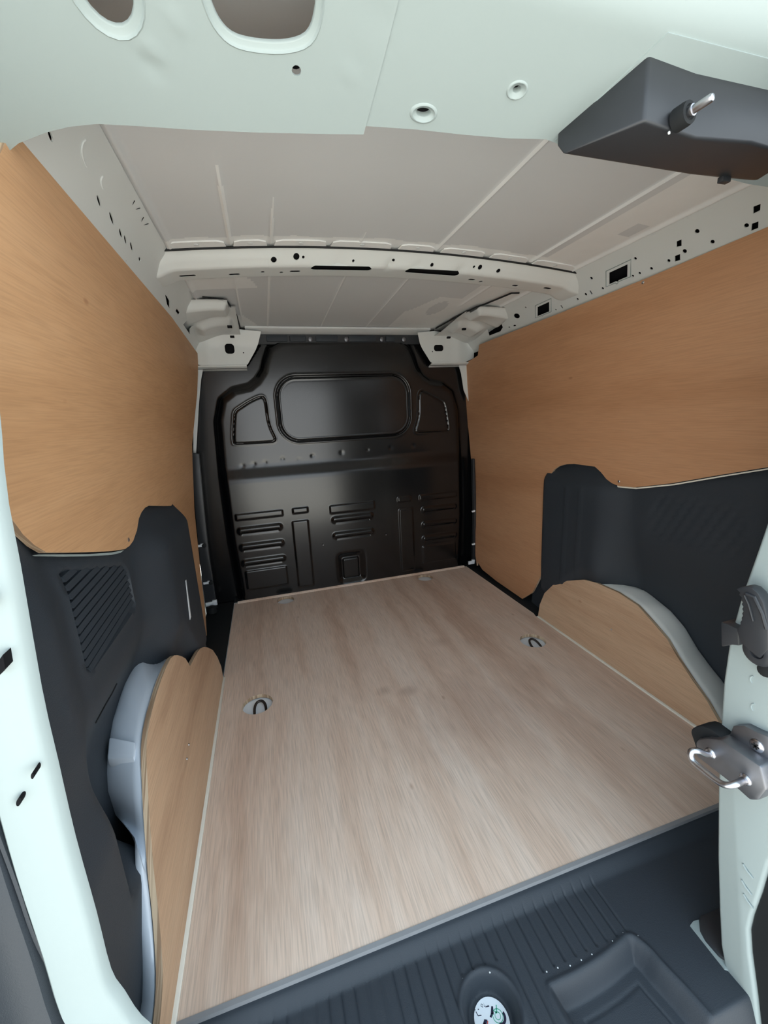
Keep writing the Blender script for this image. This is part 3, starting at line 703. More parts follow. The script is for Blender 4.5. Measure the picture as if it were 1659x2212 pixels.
# release handle: toothed lever, pivot, catch
lv = [(-0.1336,0.5961),(-0.1389,0.6014),(-0.1447,0.6051),(-0.1514,0.6053),(-0.1586,0.6007),(-0.1654,0.5912),(-0.1729,0.5698),(-0.1789,0.5351),(-0.1714,0.5177),(-0.1578,0.5229),(-0.148,0.5274)]
teeth = []
a_, b_ = np.array([(-0.1416,0.5421)][0]), np.array([(-0.1371,0.5904)][0]); mid_ = np.array([(-0.1441,0.5673)][0])
for k in range(9):
    t = k/8; c_ = (1-t)**2*a_+2*t*(1-t)*(mid_*2-(a_+b_)/2)+t*t*b_
    teeth += [(c_[0], c_[1]), (c_[0]-.0016, c_[1]+.0028)]
v, f = prism(lv+teeth, 0, .172, .188); hd = build('release_handle', v, f, 'plastic2', door, bevel=.0015)
v, f = merge(tube([(.171, *p) for p in [(-0.1467,0.5955),(-0.1556,0.595),(-0.1665,0.578),(-0.174,0.5599)]], .0022, n=8), tube([(.171, *p) for p in [(-0.1449,0.5929),(-0.1511,0.5828),(-0.1589,0.5636)]], .0014, n=8)); build('handle_rib', v, f, 'plastic2', hd)
q = [(-0.1668,0.5233)][0]
v, f = lathe([(.018, 0), (.018, .004), (.014, .007), (.008, .007), (.007, .004), (.004, .004)], (.180, *q), (-1, 0, 0), 28); build('handle_pivot', v, f, 'plastic2', hd)
v, f = prism([(-0.1129,0.5365),(-0.1212,0.5372),(-0.1357,0.537),(-0.1399,0.5145),(-0.1307,0.5106),(-0.1183,0.5007)], 0, .186, .212); build('handle_catch', v, f, 'plastic2', door, bevel=.002)
v, f = prism(circ(*[(-0.1686,0.4943)][0], .009, 16), 0, .190, .201); build('stop_button', v, f, 'rubber', door, bevel=.002)
for p in [(-0.1554,0.4685),(-0.1618,0.4302)]:
    v, f = tube([(.1995, p[0]+.005*math.cos(a), p[1]+.006*math.sin(a)) for a in np.linspace(-1.2, 1.2, 7)], .0009, n=5); build('spot_mark', v, f, 'white', door)
for p in [(-0.1869,0.1805),(-0.189,0.1529),(-0.194,0.1337)]:
    v, f = tube([(.199, p[0]+.006, p[1]+.004), (.1982, p[0], p[1]), (.199, p[0]-.008, p[1]-.004)], .0013, n=6); build('drain_dimple', v, f, 'white', door)

# ---- open left rear door, folded back along the outside of the van
d2 = empty('door_2', (-.86, .35, -.06), kind='structure')
v, f = prism([(.06, -.06), (.06, .95), (.02, 1.12), (.62, 1.12), (.66, .95), (.68, -.06)], 0, -.90, -.84); build('door_panel', v, f, 'white', d2, bevel=.01, smooth=35)
v, f = prism([(.12, .02), (.12, .55), (.62, .55), (.62, .02)], 0, -.908, -.898); build('inner_lining', v, f, 'plastic', d2, bevel=.004)
# ---- ground and outside surfaces far below
v, f = box(-8, 8, -9, 7, -.62, -.60); gr = build('ground', v, f, 'pale_ground', None, origin=(0, 0, -.6)); gr['kind'] = 'structure'
# bumper beneath the sill
v, f = prism([(-.20, -.07), (-.235, -.075), (-.30, -.10), (-.32, -.16), (-.31, -.34), (-.2, -.36)], 0, -.80, .80)
bu = build('bumper', v, f, 'plastic', None, bevel=.01, origin=(0, -.25, -.36)); tag(bu, 'black plastic rear bumper below the loading sill', 'bumper')

# ================================================================== THINGS
# ---- black pressed bulkhead
bulk = empty('bulkhead', (0, 1.5, 0), label='glossy black pressed-steel bulkhead closing the front of the load bay', cat='bulkhead')
WIN = (0, .889, .322, .149, .095)
QL = smooth_path([(-0.3898,0.9528),(-0.3722,0.9464),(-0.3662,0.9253),(-0.3649,0.8916),(-0.3636,0.849),(-0.3556,0.8055),(-0.341,0.7655),(-0.3486,0.7511),(-0.3704,0.7481),(-0.4384,0.7481),(-0.5132,0.7495),(-0.5268,0.7589),(-0.5235,0.7979),(-0.5126,0.8646),(-0.5033,0.8933),(-0.4811,0.9089),(-0.4373,0.9338)], 2, True)
QR = [(-x, z) for x, z in QL]
plate = [(-.56, -.05), (-.575, .30), (-.573, .60), (-.56, .85), (-.535, .93), (-.49, .962), (-.42, .976), (-.38, 1.005), (-.345, 1.05), (-.328, 1.10), (-.31, 1.14), (-.27, 1.165), (0, 1.172)]
plate = plate+[(-x, z) for x, z in plate[::-1][1:]]
def bump(d, h, e=.0035): return h*(1-ss(-e, e, d))
def bulk_map(U, V):
    X, Z = U, V
    dp = sd_poly(X, Z, plate)
    y = 1.505-.042*(1-ss(-.004, .040, dp))
    # shoulder: upper half lies further forward than the lower half
    y = y+.020*ss(.570, .655, Z)*(1-ss(-.004, .03, dp))
    # soft barrel of the upper sheet
    # blanked window: groove ring
    d = sd_rr(X, Z, *WIN); y = y+.007*np.exp(-((d+.006)/.0052)**2)-.0025*np.exp(-((d+.015)/.004)**2)-.0025*np.exp(-((d-.003)/.004)**2)-.001*(1-ss(-.03, -.01, d))
    for q in (QL, QR):
        d = sd_poly(X, Z, q); y = y+.0045*np.exp(-((d+.003)/.0036)**2)-.0015*np.exp(-((d-.003)/.004)**2)
    # weld dents near the shoulder
    for (x, z, a) in ((-.32, .668, .004), (-.18, .672, .005), (-.45, .655, .003), (-.40, .658, .003), (-.50, .65, .002), (-.04, .678, .003), (.09, .682, .003), (.21, .684, .003), (.33, .686, .003), (-.245, .66, .002)):
        y = y+a*.45*np.exp(-((X-x)**2+(Z-z)**2)/.009**2)
    for s in (-1, 1):
        y = y-bump(sd_rr(X, Z, s*.452, .418, .105, .013, .004), .006)
        for zz in (.352, .272, .194):
            d = sd_rr(X, Z, s*.457, zz, .098, .013, .012); y = y-bump(d, .010, .008)+.006*np.exp(-((Z-zz+.012)/.006)**2)*(np.abs(X-s*.457) < .085)
        y = y-bump(sd_rr(X, Z, s*.452, .105, .095, .047, .006), .006)
        y = y-bump(sd_rr(X, Z, s*.264, .420, .035, .012, .004), .006)
        y = y-bump(sd_rr(X, Z, s*.270, .200, .037, .169, .006), .006)
    y = y-bump(sd_rr(X, Z, -.009, .407, .112, .019, .005), .006)
    for zz in (.354, .272):
        d = sd_rr(X, Z, -.012, zz, .102, .013, .012); y = y-bump(d, .010, .008)+.006*np.exp(-((Z-zz+.012)/.006)**2)*(np.abs(X+.012) < .088)
    # square pocket at the foot
    d = sd_rr(X, Z, -.034, .095, .062, .072, .02); y = y+bump(d, .022, .02)
    d = sd_rr(X, Z, -.034, .088, .040, .052, .006); y = y-bump(d, .010, .004)
    return X, y, Z
grid('pressed_sheet', np.arange(-.74, .7401, .0035), np.arange(-.03, 1.18, .0035), bulk_map, 'gloss', bulk, smooth=65,
     keep=lambda U, V: (V < 1.083) | (np.abs(U) < .425-(V-1.083)*.75))
v, f = merge(*[box(x0, x1, 1.492, 1.50, 1.172, 1.215) for x0, x1 in ((-.38, .38),)]); build('top_flange', v, f, 'plastic2', bulk)
for x0, x1 in ((-.335, -.245), (-.235, -.165), (-.12, -.02), (.03, .16), (.21, .255)):
    v, f = box(x0, x1, 1.482, 1.493, 1.182, 1.207); build('flange_pad', v, f, 'st_black' if False else 'plastic', bulk, bevel=.003)
for x in (-.145, .02, .19, .30):
    v, f = lathe([(.010, 0), (.010, .004), (.007, .006)], (x, 1.487, 1.192), (0, -1, 0), 14); build('bolt', v, f, 'darksteel', bulk)
v, f = lathe([(.003, 0), (.002, .002)], (-.17, 1.455, .235), (0, -1, 0), 10); build('rivet', v, f, 'steel', bulk)
v, f = lathe([(.003, 0), (.002, .002)], (.155, 1.455, .245), (0, -1, 0), 10); build('rivet', v, f, 'steel', bulk)

# ---- floor board
FL = empty('plywood_floor_board', (0, 0, -.012), label='pale plywood load floor board with four round cut-outs', cat='floor board')
rings = [(-.502, .676, .045), (.482, .683, .046), (-.3785, 1.405, .040), (.341, 1.399, .040)]
fo = [(-.609, 0), (-.2, 0), (.2, 0), (.609, 0), (.609, .84), (.615, .86), (.615, 1.462), (-.615, 1.462), (-.615, .87), (-.609, .85)]
panel('board', fo, lambda U, V, D: (U, V, -D), .012, 'ply_floor', [circ(x, y, r, 36) for x, y, r in rings], None, FL, rim='ply_edge', smooth=30)
v, f = prism([(-.003, -.014), (-.003, .0012), (.004, .0012), (.004, .0004), (-.0015, .0004), (-.0015, -.014)], 0, -.612, .612); build('edge_strip', v, f, 'alu', FL)
v, f = prism([(1.452, 0), (1.456, .006), (1.462, .008), (1.462, 0)], 0, -.60, .60); build('front_batten', v, f, 'ply_floor', FL)
for s, a in ((-1, .855), (1, .83)):
    v, f = box(s*.6155-.0062, s*.6155+.0062, -.012, a, -.004, .0045); o = build('joint_strip', v, f, 'sealant', None, bevel=.001, origin=(s*.6185, .4, -.004))
    tag(o, ('cream sealant strip along the foot of the left wheel arch board' if s < 0 else 'cream sealant strip along the foot of the right wheel arch board'), 'sealant strip')

# ---- lashing rings in the cut-outs
proto = None
places = ['black lashing ring in the floor cut-out beside the left wheel arch board', 'black lashing ring in the floor cut-out beside the right wheel arch board', 'black lashing ring in the front left floor cut-out by the bulkhead', 'black lashing ring in the front right floor cut-out by the bulkhead']
for (x, y, r), lb, dy in zip(rings, places, (0, 0, -.030, -.030)):
    if proto is None:
        proto = empty('lashing_ring', (x+.006, y-.012, -.030))
        x0, y0, z0 = x+.006, y-.012, -.030
        pts = [(x0-.016, y0-.030, z0+.004), (x0-.017, y0-.01, z0+.012), (x0-.016, y0+.010, z0+.020), (x0-.010, y0+.024, z0+.025), (x0, y0+.028, z0+.027), (x0+.010, y0+.024, z0+.025), (x0+.016, y0+.010, z0+.020), (x0+.017, y0-.01, z0+.012), (x0+.016, y0-.030, z0+.004)]
        v, f = tube(smooth_path(pts, 4), .0040, n=10); build('loop', v, f, 'ring', proto)
        v, f = tube([(x0-.026, y0-.030, z0+.005), (x0+.026, y0-.030, z0+.005)], .005, n=10); build('hinge_bar', v, f, 'ring', proto)
        v, f = prism(rrect(x0, y0-.03, .034, .022, .004), 2, z0-.002, z0+.003); build('mounting_plate', v, f, 'ring', proto, bevel=.001)
        o = proto
    else:
        o = copy_tree(proto); o.location = (x+.004, y-.012+dy, -.030)
    if r < .042: o.location.z -= .014
    tag(o, lb, 'lashing ring', 'lashing rings under the floor board')

# ---- plywood side linings
def ply_map(xf, s):
    return lambda U, V, D: (xf(V)+s*D, U, V)
ol = [(0.0279,0.8563),(0.0385,0.9439),(0.0537,1.031),(0.0699,1.089)]+[(.135, 1.168)]+[(0.2126,1.204),(0.3589,1.196),(0.6133,1.178),(0.8838,1.159),(1.479,1.131),(1.398,0.9669),(1.337,0.8564),(1.288,0.7678),(1.278,0.6964),(1.262,0.6068),(1.246,0.5169),(1.235,0.3279),(1.209,0.1576),(1.193,0.0931)]
ol += [(1.15, .02), (1.00, .03), (.93, .30), (.90, .55), (.86, .612)]+[(0.8398,0.609),(0.6007,0.6567),(0.5639,0.6584),(0.5353,0.6545),(0.5099,0.6452),(0.4886,0.6244),(0.4564,0.6096),(0.4297,0.6063),(0.4004,0.6083),(0.3384,0.6236),(0.2489,0.6495),(0.172,0.6726),(0.1115,0.6914),(0.0881,0.7073),(0.0681,0.7259),(0.0514,0.7486),(0.0336,0.7746),(0.0204,0.7932)]
sl = empty('plywood_side_lining', (-.66, .6, .6), label='warm orange plywood lining on the left side above the vent grille', cat='side lining')
panel('board', ol, ply_map(xl, -1), .008, 'ply_left', (), .05, sl, rim='ply_edge', smooth=30)
for p in [(0.4252,0.6203),(0.5114,1.162)]: screw(sl, (float(xl(p[1]))+.000, p[0], p[1]), (1, 0, 0), .0042)
orr = [(-.02, 1.178)]+[(0.1862,1.171),(0.456,1.16),(0.8165,1.152),(1.243,1.146),(1.346,1.144),(1.362,1.099),(1.408,1.091),(1.485,1.081),(1.518,1.05),(1.534,0.9355),(1.501,0.7441),(1.477,0.5242),(1.448,0.3259),(1.422,0.0714),(1.4,0.0199)]
orr += [(1.40, .045), (1.34, .018), (1.20, .008), (.985, .006)]+[(0.9197,0.0638),(0.8762,0.1544),(0.8552,0.2625),(0.8585,0.4463),(0.8546,0.559),(0.8442,0.5877),(0.826,0.6096),(0.8005,0.6246),(0.7636,0.6351),(0.7214,0.6408),(0.6248,0.6407),(0.5983,0.625),(0.5743,0.605),(0.5513,0.5946),(0.5241,0.5896),(0.4686,0.5936),(0.3531,0.6226),(0.2266,0.662),(0.1352,0.6893)]+[(.0, .74), (-.03, .95)]
sr = empty('plywood_side_lining', (.655, .6, .6), label='reddish brown plywood lining on the right side with a tall notch for the pillar cover', cat='side lining')
panel('board', orr, ply_map(xr, 1), .008, 'ply_right', (), .05, sr, rim='ply_edge', smooth=30)
for p in [(0.4708,1.153),(0.525,0.6042)]: screw(sr, (float(xr(p[1])), p[0], p[1]), (-1, 0, 0), .0042)
# thin steel lip just below the left lining
lipL = [(0.1111,0.6897),(0.1715,0.6707),(0.2481,0.6467),(0.3376,0.6212),(0.3998,0.6066),(0.3776,0.6078),(0.3363,0.6172),(0.2472,0.6439),(0.1707,0.6682),(0.1151,0.6872)]
v, f = prism([(p[0], p[1]) for p in lipL], 0, -.690, -.683); build('steel_lip', v, f, 'white', wheel[-1])
lipR = [(0.5366,0.5907),(0.4685,0.5922),(0.3529,0.6201),(0.2264,0.6598),(0.135,0.6873),(0.1346,0.6843),(0.226,0.6565),(0.3526,0.6163),(0.4682,0.5879),(0.5362,0.5833)]
v, f = prism([(p[0], p[1]) for p in lipR], 0, .663, .667); build('steel_lip', v, f, 'sealant', wheel[1])

# ---- plywood covers of the wheel arches
def arch_map(s): return lambda U, V, D: (s*(.615+.16*np.maximum(V, 0)+D), U, V)
al = [(0.8254,-0.0183),(0.8483,-0.0067),(0.8743,0.0319),(0.8705,0.0718),(0.8472,0.1138),(0.8074,0.147),(0.7725,0.1699),(0.7334,0.1887),(0.6986,0.1989),(0.6603,0.2058),(0.623,0.2117),(0.595,0.217)]
al[0] = (.850, .001)
al = al+[p for p in AL[3:] if p[1] > .03]+[(-.010, .030), (-.012, .001)]
ap = empty('wheel_arch_board', (-.62, .4, 0), label='plywood wheel arch cover on the left with a pointed notch in its top edge', cat='arch cover')
panel('board', al, arch_map(-1), .009, 'ply_arch', (), .04, ap, rim='ply_edge', smooth=30)
for p in [(0.3691,0.126)]+[(0.4056,0.1315)]: screw(ap, (-(.615+.16*p[1]), p[0], p[1]), (1, 0, 0), .0028)
ar = [(p[0], max(p[1], .001)) for p in AR]+[(.085, .001)]
aq = empty('wheel_arch_board', (.62, .4, 0), label='smooth hump-shaped plywood wheel arch cover on the right', cat='arch cover')
panel('board', ar, arch_map(1), .009, 'ply_arch', (), .04, aq, rim='ply_edge', smooth=30)
for p in [(0.4848,0.1185)]: screw(aq, ((.615+.16*p[1]), p[0], p[1]), (-1, 0, 0), .003)

# ---- moulded black side trims
def trim_x(Y, Z, s):
    x = .735-.045*ss(.30, .44, Z) if s < 0 else .738-.062*ss(.20, .50, Z)
    x = x-(x-.655)*np.maximum(1-ss(.06, .16, Y), (1-ss(.14, .20, Y))*(1-ss(.15, .22, Z))*(s < 0))*(1-ss(.28, .42, Z)*.4)
    x = x-(x-.640)*(1-ss(-.10, .0, Y))*.6
    c0 = (.44, .59) if s < 0 else (.47, .60)
    k = ss(c0[0], c0[1], Y)*(1-ss(.862, .885, Y))
    k = k*(1-(ss(.56, .63, Z) if s > 0 else ss(.55, .635, Z)))
    zc = (.27-.20*ss(.58, .80, Y)) if s < 0 else (.20-.16*ss(.62, .84, Y))
    tgt = (.648 if s < 0 else .640)+.028*(1-ss(zc, zc+.09, Z))
    x = x-(x-tgt)*k
    # foot that runs forward along the floor
    kf = ss(.86, .88, Y)*(1-ss(.14, .24, Z)); x = x-(x-.665)*kf*.9
    # soft rounding under the top edge
    x = x+.012*ss(.60, .70, Z)*(1-k)
    if s > 0:
        x = x-.003*(np.exp(-((Y-.665)/.004)**2)+np.exp(-((Y-.735)/.004)**2))*(Z < .56)
    return s*x
G = [(0.175,0.6423),(0.1833,0.6443),(0.1958,0.6419),(0.2936,0.6104),(0.3904,0.5793),(0.4079,0.5702),(0.4137,0.5602),(0.4183,0.5282),(0.4188,0.4888),(0.4172,0.4812),(0.3996,0.479),(0.1927,0.4747),(0.1815,0.4779),(0.1743,0.4874),(0.1716,0.4954),(0.1742,0.6055)]
gc = np.mean(G, 0)
gx0, gx1 = min(p[0] for p in G), max(p[0] for p in G); gz0, gz1 = min(p[1] for p in G), max(p[1] for p in G)
def tmap_l(U, V, D):
    x = trim_x(U, V, -1)
    d = seg_dist(np.stack([U, V], -1), G); ins = inside(np.stack([U, V], -1), G); d = np.where(ins, -d, d)
    x = x-.016*(1-ss(-.008, -.001, d))+.0015*np.exp(-((d-.003)/.003)**2)
    # round emblem-like boss and creases
    q = np.hypot((U-.077)/.016, (V-.500)/.020)
    x = x+.0025*np.exp(-((q-1)/.16)**2)*(1-ss(.070, .088, U))-.0025*np.exp(-((q-.75)/.14)**2)*(1-ss(.070, .088, U))
    return x-D, U, V
to = [(-.10, .0), (.3, -.01), (.86, -.01), (.97, .0), (.965, .05), (.93, .18), (.90, .30), (.90, .60), (.88, .66), (.52, .70), (.40, .70), (.30, .70), (.20, .78), (.05, .84), (0, .90), (-.02, .95), (-.11, .95), (-.115, .5)]
tl = empty('side_trim', (-.69, .4, .0), label='black moulded plastic side trim on the left with a slatted vent panel', cat='trim panel')
panel('moulded_shell', to, tmap_l, .003, 'plastic', (), .010, tl, smooth=60)
# slats of the vent, one by one, diagonal
gs = np.array(G)
dirv = np.array([(0.1717,0.6066)][0])-np.array([(0.2634,0.6113)][0]); dirv /= np.linalg.norm(dirv)
perp = np.array([-dirv[1], dirv[0]]);
if perp[1] > 0: perp = -perp
cs = (gs@perp); c0_, c1_ = cs.min()+.006, cs.max()-.006
NS = 12
for k in range(NS):
    c = c0_+(c1_-c0_)*(k+.5)/NS
    # clip the slat line to the grille outline
    ts = []
    for i in range(len(gs)):
        a, b = gs[i], gs[(i+1) % len(gs)]; da, db = a@perp-c, b@perp-c
        if da*db < 0: p = a+(b-a)*da/(da-db); ts.append(p@dirv)
    if len(ts) < 2: continue
    t0, t1 = min(ts)+.004, max(ts)-.004; h = (c1_-c0_)/NS*.74
    if t1-t0 < .012: continue
    V = []; NT = 7
    for t in np.linspace(t0, t1, NT):
        for w_, dep in ((-.5, .018), (-.42, .002), (.36, -.001), (.5, .018)):
            P2 = dirv*t+perp*(c+w_*h); xx = float(trim_x(np.array(P2[0]), np.array(P2[1]), -1))
            V.append((xx-dep, P2[0], P2[1]))
    Fs = [(i*4+j, i*4+(j+1) % 4, i*4+4+(j+1) % 4, i*4+4+j) for i in range(NT-1) for j in range(4)]+[(3, 2, 1, 0), (NT*4-4, NT*4-3, NT*4-2, NT*4-1)]
    build('slat', V, Fs, 'plastic', tl, smooth=30)
# clipped cover line on the lower trim
P2 = [(0.206,0.373),(0.2471,0.3757),(0.2842,0.3724),(0.3035,0.3784)]
v, f = tube([(float(trim_x(np.array(p[0]), np.array(p[1]), -1))+.001, p[0], p[1]) for p in P2], .0013, n=6); build('cover_line', v, f, 'rubber', tl)
# sticker on the edge of the pillar cover
v, f = box(-.6465, -.6445, .800, .803, 0, 0)
SP = [(0.6948,0.4214),(0.6728,0.3167)]
st_ = [(-.6455, SP[0][0]-.004, SP[0][1]), (-.6455, SP[0][0]+.006, SP[0][1]), (-.6455, SP[1][0]+.010, SP[1][1]), (-.6455, SP[1][0]-.008, SP[1][1])]
V = st_+[(x-.0008, y, z) for x, y, z in st_]
lb = build('warning_label', V, [(0, 1, 2, 3), (7, 6, 5, 4), (0, 4, 5, 1), (1, 5, 6, 2), (2, 6, 7, 3), (3, 7, 4, 0)], 'st_white', tl, smooth=0); lb['label'] = 'narrow white and blue warning label'
def tmap_r(U, V, D):
    x = trim_x(U, V, 1)
    # faint diagonal ribs of the rear field
    k = ss(.16, .20, U)*(1-ss(.40, .44, U))*ss(.44, .48, V)*(1-ss(.57, .60, V))
    ph = ((V+U*.30)/.017) % 1
    x = x+.0045*k*ss(.0, .25, ph)*(1-ss(.75, 1, ph))
    return x+D, U, V
to2 = [(-.08, .0), (.3, -.01), (.86, -.01), (.955, .0), (.95, .04), (.90, .18), (.882, .30), (.882, .60), (.86, .655), (.52, .655), (.40, .66), (.20, .69), (.0, .75), (-.03, .95), (-.08, .95)]
tr = empty('side_trim', (.69, .4, .0), label='black moulded plastic side trim on the right behind the arch cover and closed door', cat='trim panel')
panel('moulded_shell', to2, tmap_r, .003, 'plastic', (), .010, tr, smooth=60)

# ---- dark uprights with white clips between lining and bulkhead
for s in (-1, 1):
    if s < 0: pp = [(-0.6991,0.7271),(-0.6687,0.721),(-0.6822,0.4765),(-0.6906,0.2609),(-0.6905,0.0557),(-0.6949,-0.0381),(-0.7405,-0.0292),(-0.7379,0.1332),(-0.7286,0.3105),(-0.7156,0.522)]
    else: pp = [(.640, .60), (.652, .60), (.665, .30), (.668, .02), (.640, .02), (.648, .30)]
    up = empty('pillar_trim', (s*.69, 1.44, 0), label=('dark grey upright strip between the left lining and the bulkhead' if s < 0 else 'narrow dark upright strip between the right lining and the bulkhead'), cat='trim strip')
    v, f = prism(pp, 1, 1.435, 1.455); build('strip', v, f, 'plastic2', up, bevel=.002)
    if s < 0: cl = [([(-0.7209,0.3146)][0], .030, .010), ([(-0.7165,0.1358)][0], .030, .010), ([(-0.7109,0.0311)][0], .050, .018)]
    else: cl = [((.640, .320), .016, .008), ((.640, .135), .016, .008), ([(0.6284,0.0313)][0], .036, .018)]
    for (x, z), w_, h_ in cl:
        v, f = merge(box(x-w_/2, x+w_/2, 1.425, 1.434, z-h_/2, z+h_/2), box(x+w_*.1, x+w_*.5, 1.422, 1.434, z, z+h_*.9)); c_ = build('clip', v, f, 'st_white', up, bevel=.001); c_['label'] = 'white plastic clip'
        if s < 0 and w_ < .04:
            v, f = lathe([(.010, 0), (.010, .004), (.006, .007)], (x+.018, 1.426, z), (0, -1, 0), 14); build('clip_bolt', v, f, 'rubber', up)
q = [(-0.7075,-0.0115)][0]
v, f = lathe([(.020, 0), (.022, .004), (.018, .028), (.010, .032)], (q[0], 1.40, .0), (0, 0, 1), 18)
o = build('rubber_stop', v, f, 'rubber', None, origin=(q[0], 1.40, 0)); tag(o, 'small round black rubber stop on the floor at the front left corner', 'stop')

# ---- ribbed loading sill
sill = empty('loading_sill', (0, -.12, -.03), label='black ribbed plastic loading sill in front of the floor board', cat='sill cover')
RB = (-.046, -.150, .0)
grooves = [-.1700+.0205*k for k in range(-16, 16)]
rec = smooth_path([(-.071, -.125), (-.060, -.119), (-.022, -.119), (.03, -.116), (.075, -.110), (.094, -.108), (.104, -.118), (.112, -.150), (.112, -.245), (-.066, -.245), (-.068, -.18)], 3, True)
STC = (-.166, -.113)
def sill_map(U, V):
    z = -.020+0*U
    z = z+.013*ss(-.030, -.006, V)
    for g_ in grooves:
        end = -.066 if g_ < -.12 and g_ > -.21 else (-.24 if (g_ <= -.21 or -.125 < g_ < -.075) else -.100)
        if g_ > .12: end = -.05
        w_ = ss(end, end-.004, V) if False else (V > end)*1.0
        z = z-.0024*np.exp(-((U-g_)/.0017)**2)*w_*(1-ss(-.03, -.012, V))*(g_ < .10)
    d = sd_poly(U, V, rec); z = z-.030*(1-ss(-.020, 0, d))+.002*np.exp(-((d-.003)/.003)**2)
    d2 = d+.036; z = z-.0015*np.exp(-(d2/.002)**2)
    q = np.hypot(U-STC[0], V-STC[1])
    z = z+.002*np.exp(-((q-.046)/.003)**2)-.030*(1-ss(.032, .042, q))
    z = z-.05*ss(-.215, -.24, V)
    return U, V, z
grid('ribbed_cover', np.concatenate([np.arange(-.66, -.24, .0025), np.arange(-.24, .13, .00125), np.arange(.13, .661, .005)]), np.arange(-.245, .0005, .0025), sill_map, 'plastic', sill, smooth=60,
     keep=lambda U, V: ~inside(np.stack([U, V], -1), [(.2053, -.127), (.221, -.127), (.2074, -.172), (.200, -.182)]))
for x, y in [(-0.1909,-0.0708),(-0.17,-0.0679),(-0.1474,-0.0766),(-0.063,-0.1033),(-0.0435,-0.1047),(-0.0235,-0.1084),(-0.0021,-0.1082),(0.0189,-0.1077)]+[(0.0632,-0.1044),(0.0882,-0.1013),(0.108,-0.1117)]:
    v, f = lathe([(.0014, 0), (.0010, .0006), (.0004, .0010)], (x, y, -.0203), (0, 0, 1), 8); build('rib_end', v, f, 'primer', sill)
v, f = prism([(.2004,-.1282),(.211,-.1256),(.222,-.1275),(.2112,-.1356),(.2084,-.1475),(.2074,-.1705),(.203,-.19),(.1965,-.185)], 2, -.030, -.017); build('body_metal', v, f, 'white', sill)
v, f = prism([(0.2168,-0.1307),(0.2211,-0.1266),(0.2275,-0.1253),(0.2373,-0.1257),(0.2695,-0.1264),(0.2886,-0.1315),(0.2219,-0.198),(0.202,-0.1736),(0.2019,-0.1516),(0.2068,-0.1395)], 2, -.028, -.012); c_ = build('corner_cap', v, f, 'plastic2', sill, bevel=.003)
# round sticker in the well: disc, pictograms
sx, sy = -.1645, -.1125
zt = -.0487
v, f = lathe([(.0262, 0), (.0262, .0006)], (sx, sy, zt-.0006), (0, 0, 1), 40); stk = build('instruction_sticker', v, f, 'st_white', sill, smooth=0); stk['label'] = 'round white sticker with jack and wheel pictograms, red cross and green tick'
def flat(pts, mat, nm): 
    v, f = prism([(sx+x, sy+y+.006*(y < .015)) for x, y in pts], 2, zt-.0001, zt+.0004); return build(nm, v, f, mat, stk, smooth=0)
def bar(a, b, w): 
    a, b = np.array(a), np.array(b); d = b-a; d = d/np.linalg.norm(d); n = np.array([-d[1], d[0]])*w/2
    return [tuple(a+n), tuple(b+n), tuple(b-n), tuple(a-n)]
def ringpoly(cx, cy, r, w, a0=0, a1=2*PI, n=20):
    A = np.linspace(a0, a1, n); return [(cx+r*math.cos(a), cy+r*math.sin(a)) for a in A]+[(cx+(r-w)*math.cos(a), cy+(r-w)*math.sin(a)) for a in A[::-1]]
# tyre and hub
flat(ringpoly(.013, -.006, .0095, .0035, -2.2, .4), 'st_black', 'tyre_icon')
flat(ringpoly(.011, -.004, .0080, .0008, 0, 2*PI-.01), 'st_green', 'wheel_icon')
flat(ringpoly(.011, -.004, .0045, .0007, 0, 2*PI-.01), 'st_green', 'hub_icon')
for x0, y0 in ((-.016, .002), (.0, .007)):
    flat(bar((x0-.002, y0+.008), (x0-.001, y0+.003), .001), 'st_black', 'crank_icon'); flat(bar((x0-.001, y0+.003), (x0+.004, y0+.002), .001), 'st_black', 'crank_icon')
    flat(bar((x0-.003, y0+.010), (x0-.0015, y0+.010), .0009), 'st_black', 'dot_icon'); flat(bar((x0+.002, y0+.009), (x0+.0035, y0+.009), .0009), 'st_black', 'dot_icon')
flat([(-.016, -.006), (-.010, -.001), (-.006, -.003), (-.011, -.008)], 'st_black', 'jack_icon')
flat([(.002, .001), (.007, .008), (.0095, .007), (.006, -.001)], 'st_black', 'jack_icon')
flat([(-.001, -.001), (.004, .002), (.005, .0), (.001, -.003)], 'st_black', 'jack_icon')
flat(bar((-.013, -.004), (-.005, -.012), .0013), 'st_red', 'cross_icon'); flat(bar((-.006, -.004), (-.012, -.013), .0013), 'st_red', 'cross_icon')
flat(bar((.009, .002), (.011, -.001), .0014), 'st_green', 'tick_icon'); flat(bar((.011, -.001), (.015, .007), .0014), 'st_green', 'tick_icon')
flat(ringpoly(-.006, .019, .0022, .0006, 0, 2*PI-.01, 5), 'st_black', 'car_icon')
flat(bar((-.009, -.013), (-.004, -.020), .001), 'st_black', 'crank_icon'); flat([(-.006, -.019), (-.001, -.018), (.001, -.022), (-.004, -.023)], 'st_black', 'jack_icon')

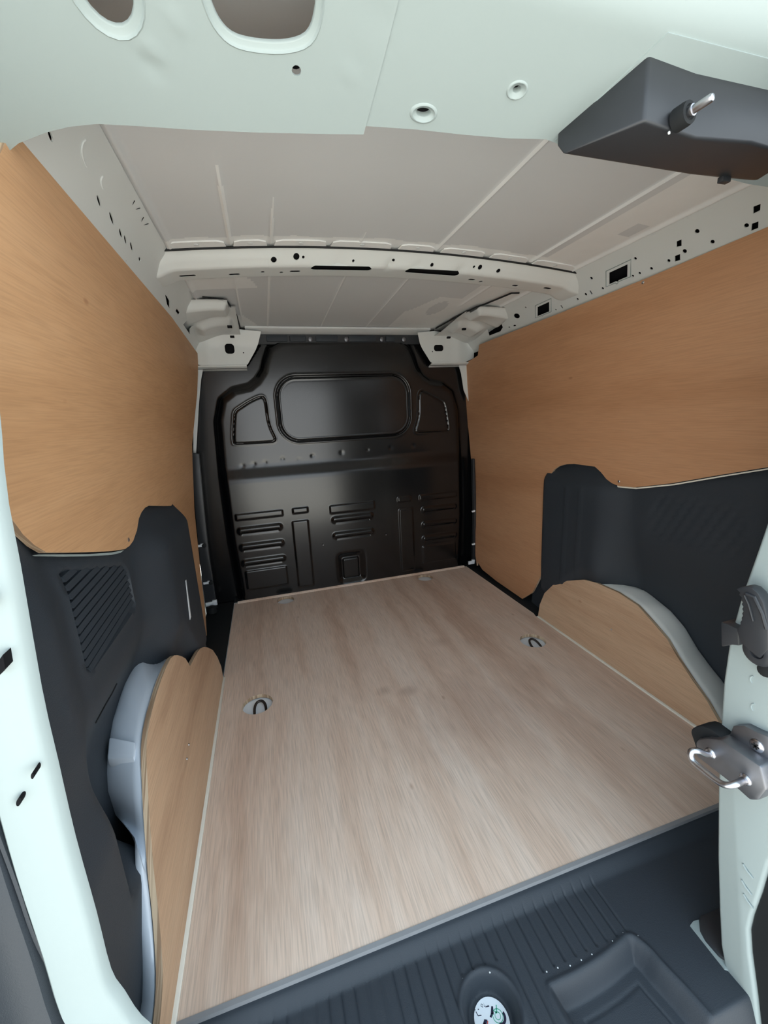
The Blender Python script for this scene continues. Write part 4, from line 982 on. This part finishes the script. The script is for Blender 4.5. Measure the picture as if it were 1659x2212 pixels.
# ---- lock housing hanging from the header
LK = empty('lock_housing', (.13, 0, 1.19), label='black plastic door lock housing with a protruding metal pin, under the rear header', cat='lock housing')
A = (.0394, -.056, 1.198); B = (-.007, .027, 1.168); C = (-.0165, .003, 1.132); D = (.031, -.0665, 1.130)
A2 = (.2305, -.052, 1.196); A3 = (.30, -.06, 1.20); D2 = (.1173, -.0562, 1.130); D3 = (.1932, -.0633, 1.130); D4 = (.285, -.055, 1.130)
C2 = (.1873, .0028, 1.130); C3 = (.30, -.004, 1.130); B2 = (.19, .05, 1.160); B3 = (.30, .05, 1.160)
B1b = (-.0125, .020, 1.150)
AM = (.1119, -.052, 1.195)
V = [A, B, B1b, C, D, AM, A2, A3, D2, D3, D4, C2, C3, B2, B3, (.0394, -.03, 1.215), (.30, -.03, 1.22), (.30, .06, 1.18), (-.007, .06, 1.17)]
F = [(0, 1, 2, 3, 4), (0, 4, 8, 5), (5, 8, 9, 6), (6, 9, 10, 7), (4, 3, 11, 8), (8, 11, 9), (9, 11, 12, 10), (3, 2, 13, 11), (2, 1, 13), (11, 13, 14, 12), (7, 10, 12, 14)]
F += [(1, 0, 5, 13), (5, 6, 13), (6, 7, 14, 13)]
build('casing', V, F, 'plastic2', LK, smooth=35, bevel=.0035, segs=3)
g0 = Vector((.0795, -.060, 1.147)); tp = Vector((.0552, -.12, 1.122)); ax = (tp-g0).normalized()
g0 = Vector((.080, -.058, 1.146))
tip = Vector((.0985, -.105, 1.151)); ax = (tip-g0).normalized()
tip = None
p1_ = [(0.0819,1.146)][0]; p2_ = [(0.0829,1.139)][0]; p1b = [(0.0803,1.139)][0]
g0 = Vector((p1_[0], -.058, p1_[1])); g1 = Vector((p1b[0], -.075, p1b[1])); tip = Vector((p2_[0], -.098, p2_[1]))
ax = (tip-g1).normalized()
v, f = lathe([(.0115, 0), (.0115, .010), (.0108, .014), (.0075, .0145), (.006, .013)], g1-ax*.013, ax, 24); build('rubber_grommet', v, f, 'rubber', LK)
L_ = (tip-g1).length
v, f = lathe([(.0048, -.006), (.0048, .003), (.0056, .0032), (.0056, .005), (.0042, .0052), (.0042, L_-.002), (.0032, L_), (.001, L_+.0006)], g1, ax, 20); p_ = build('pin', v, f, 'steel', LK); p_['label'] = 'shiny metal pin'
v, f = lathe([(.0016, 0), (.0016, .001)], g1-ax*.014+Vector((-.008, 0, -.012)), ax, 8); build('sprue', v, f, 'primer', LK)
v, f = box(.235, .25, -.004, .004, 1.124, 1.131); build('locating_tab', v, f, 'plastic2', LK, bevel=.001)
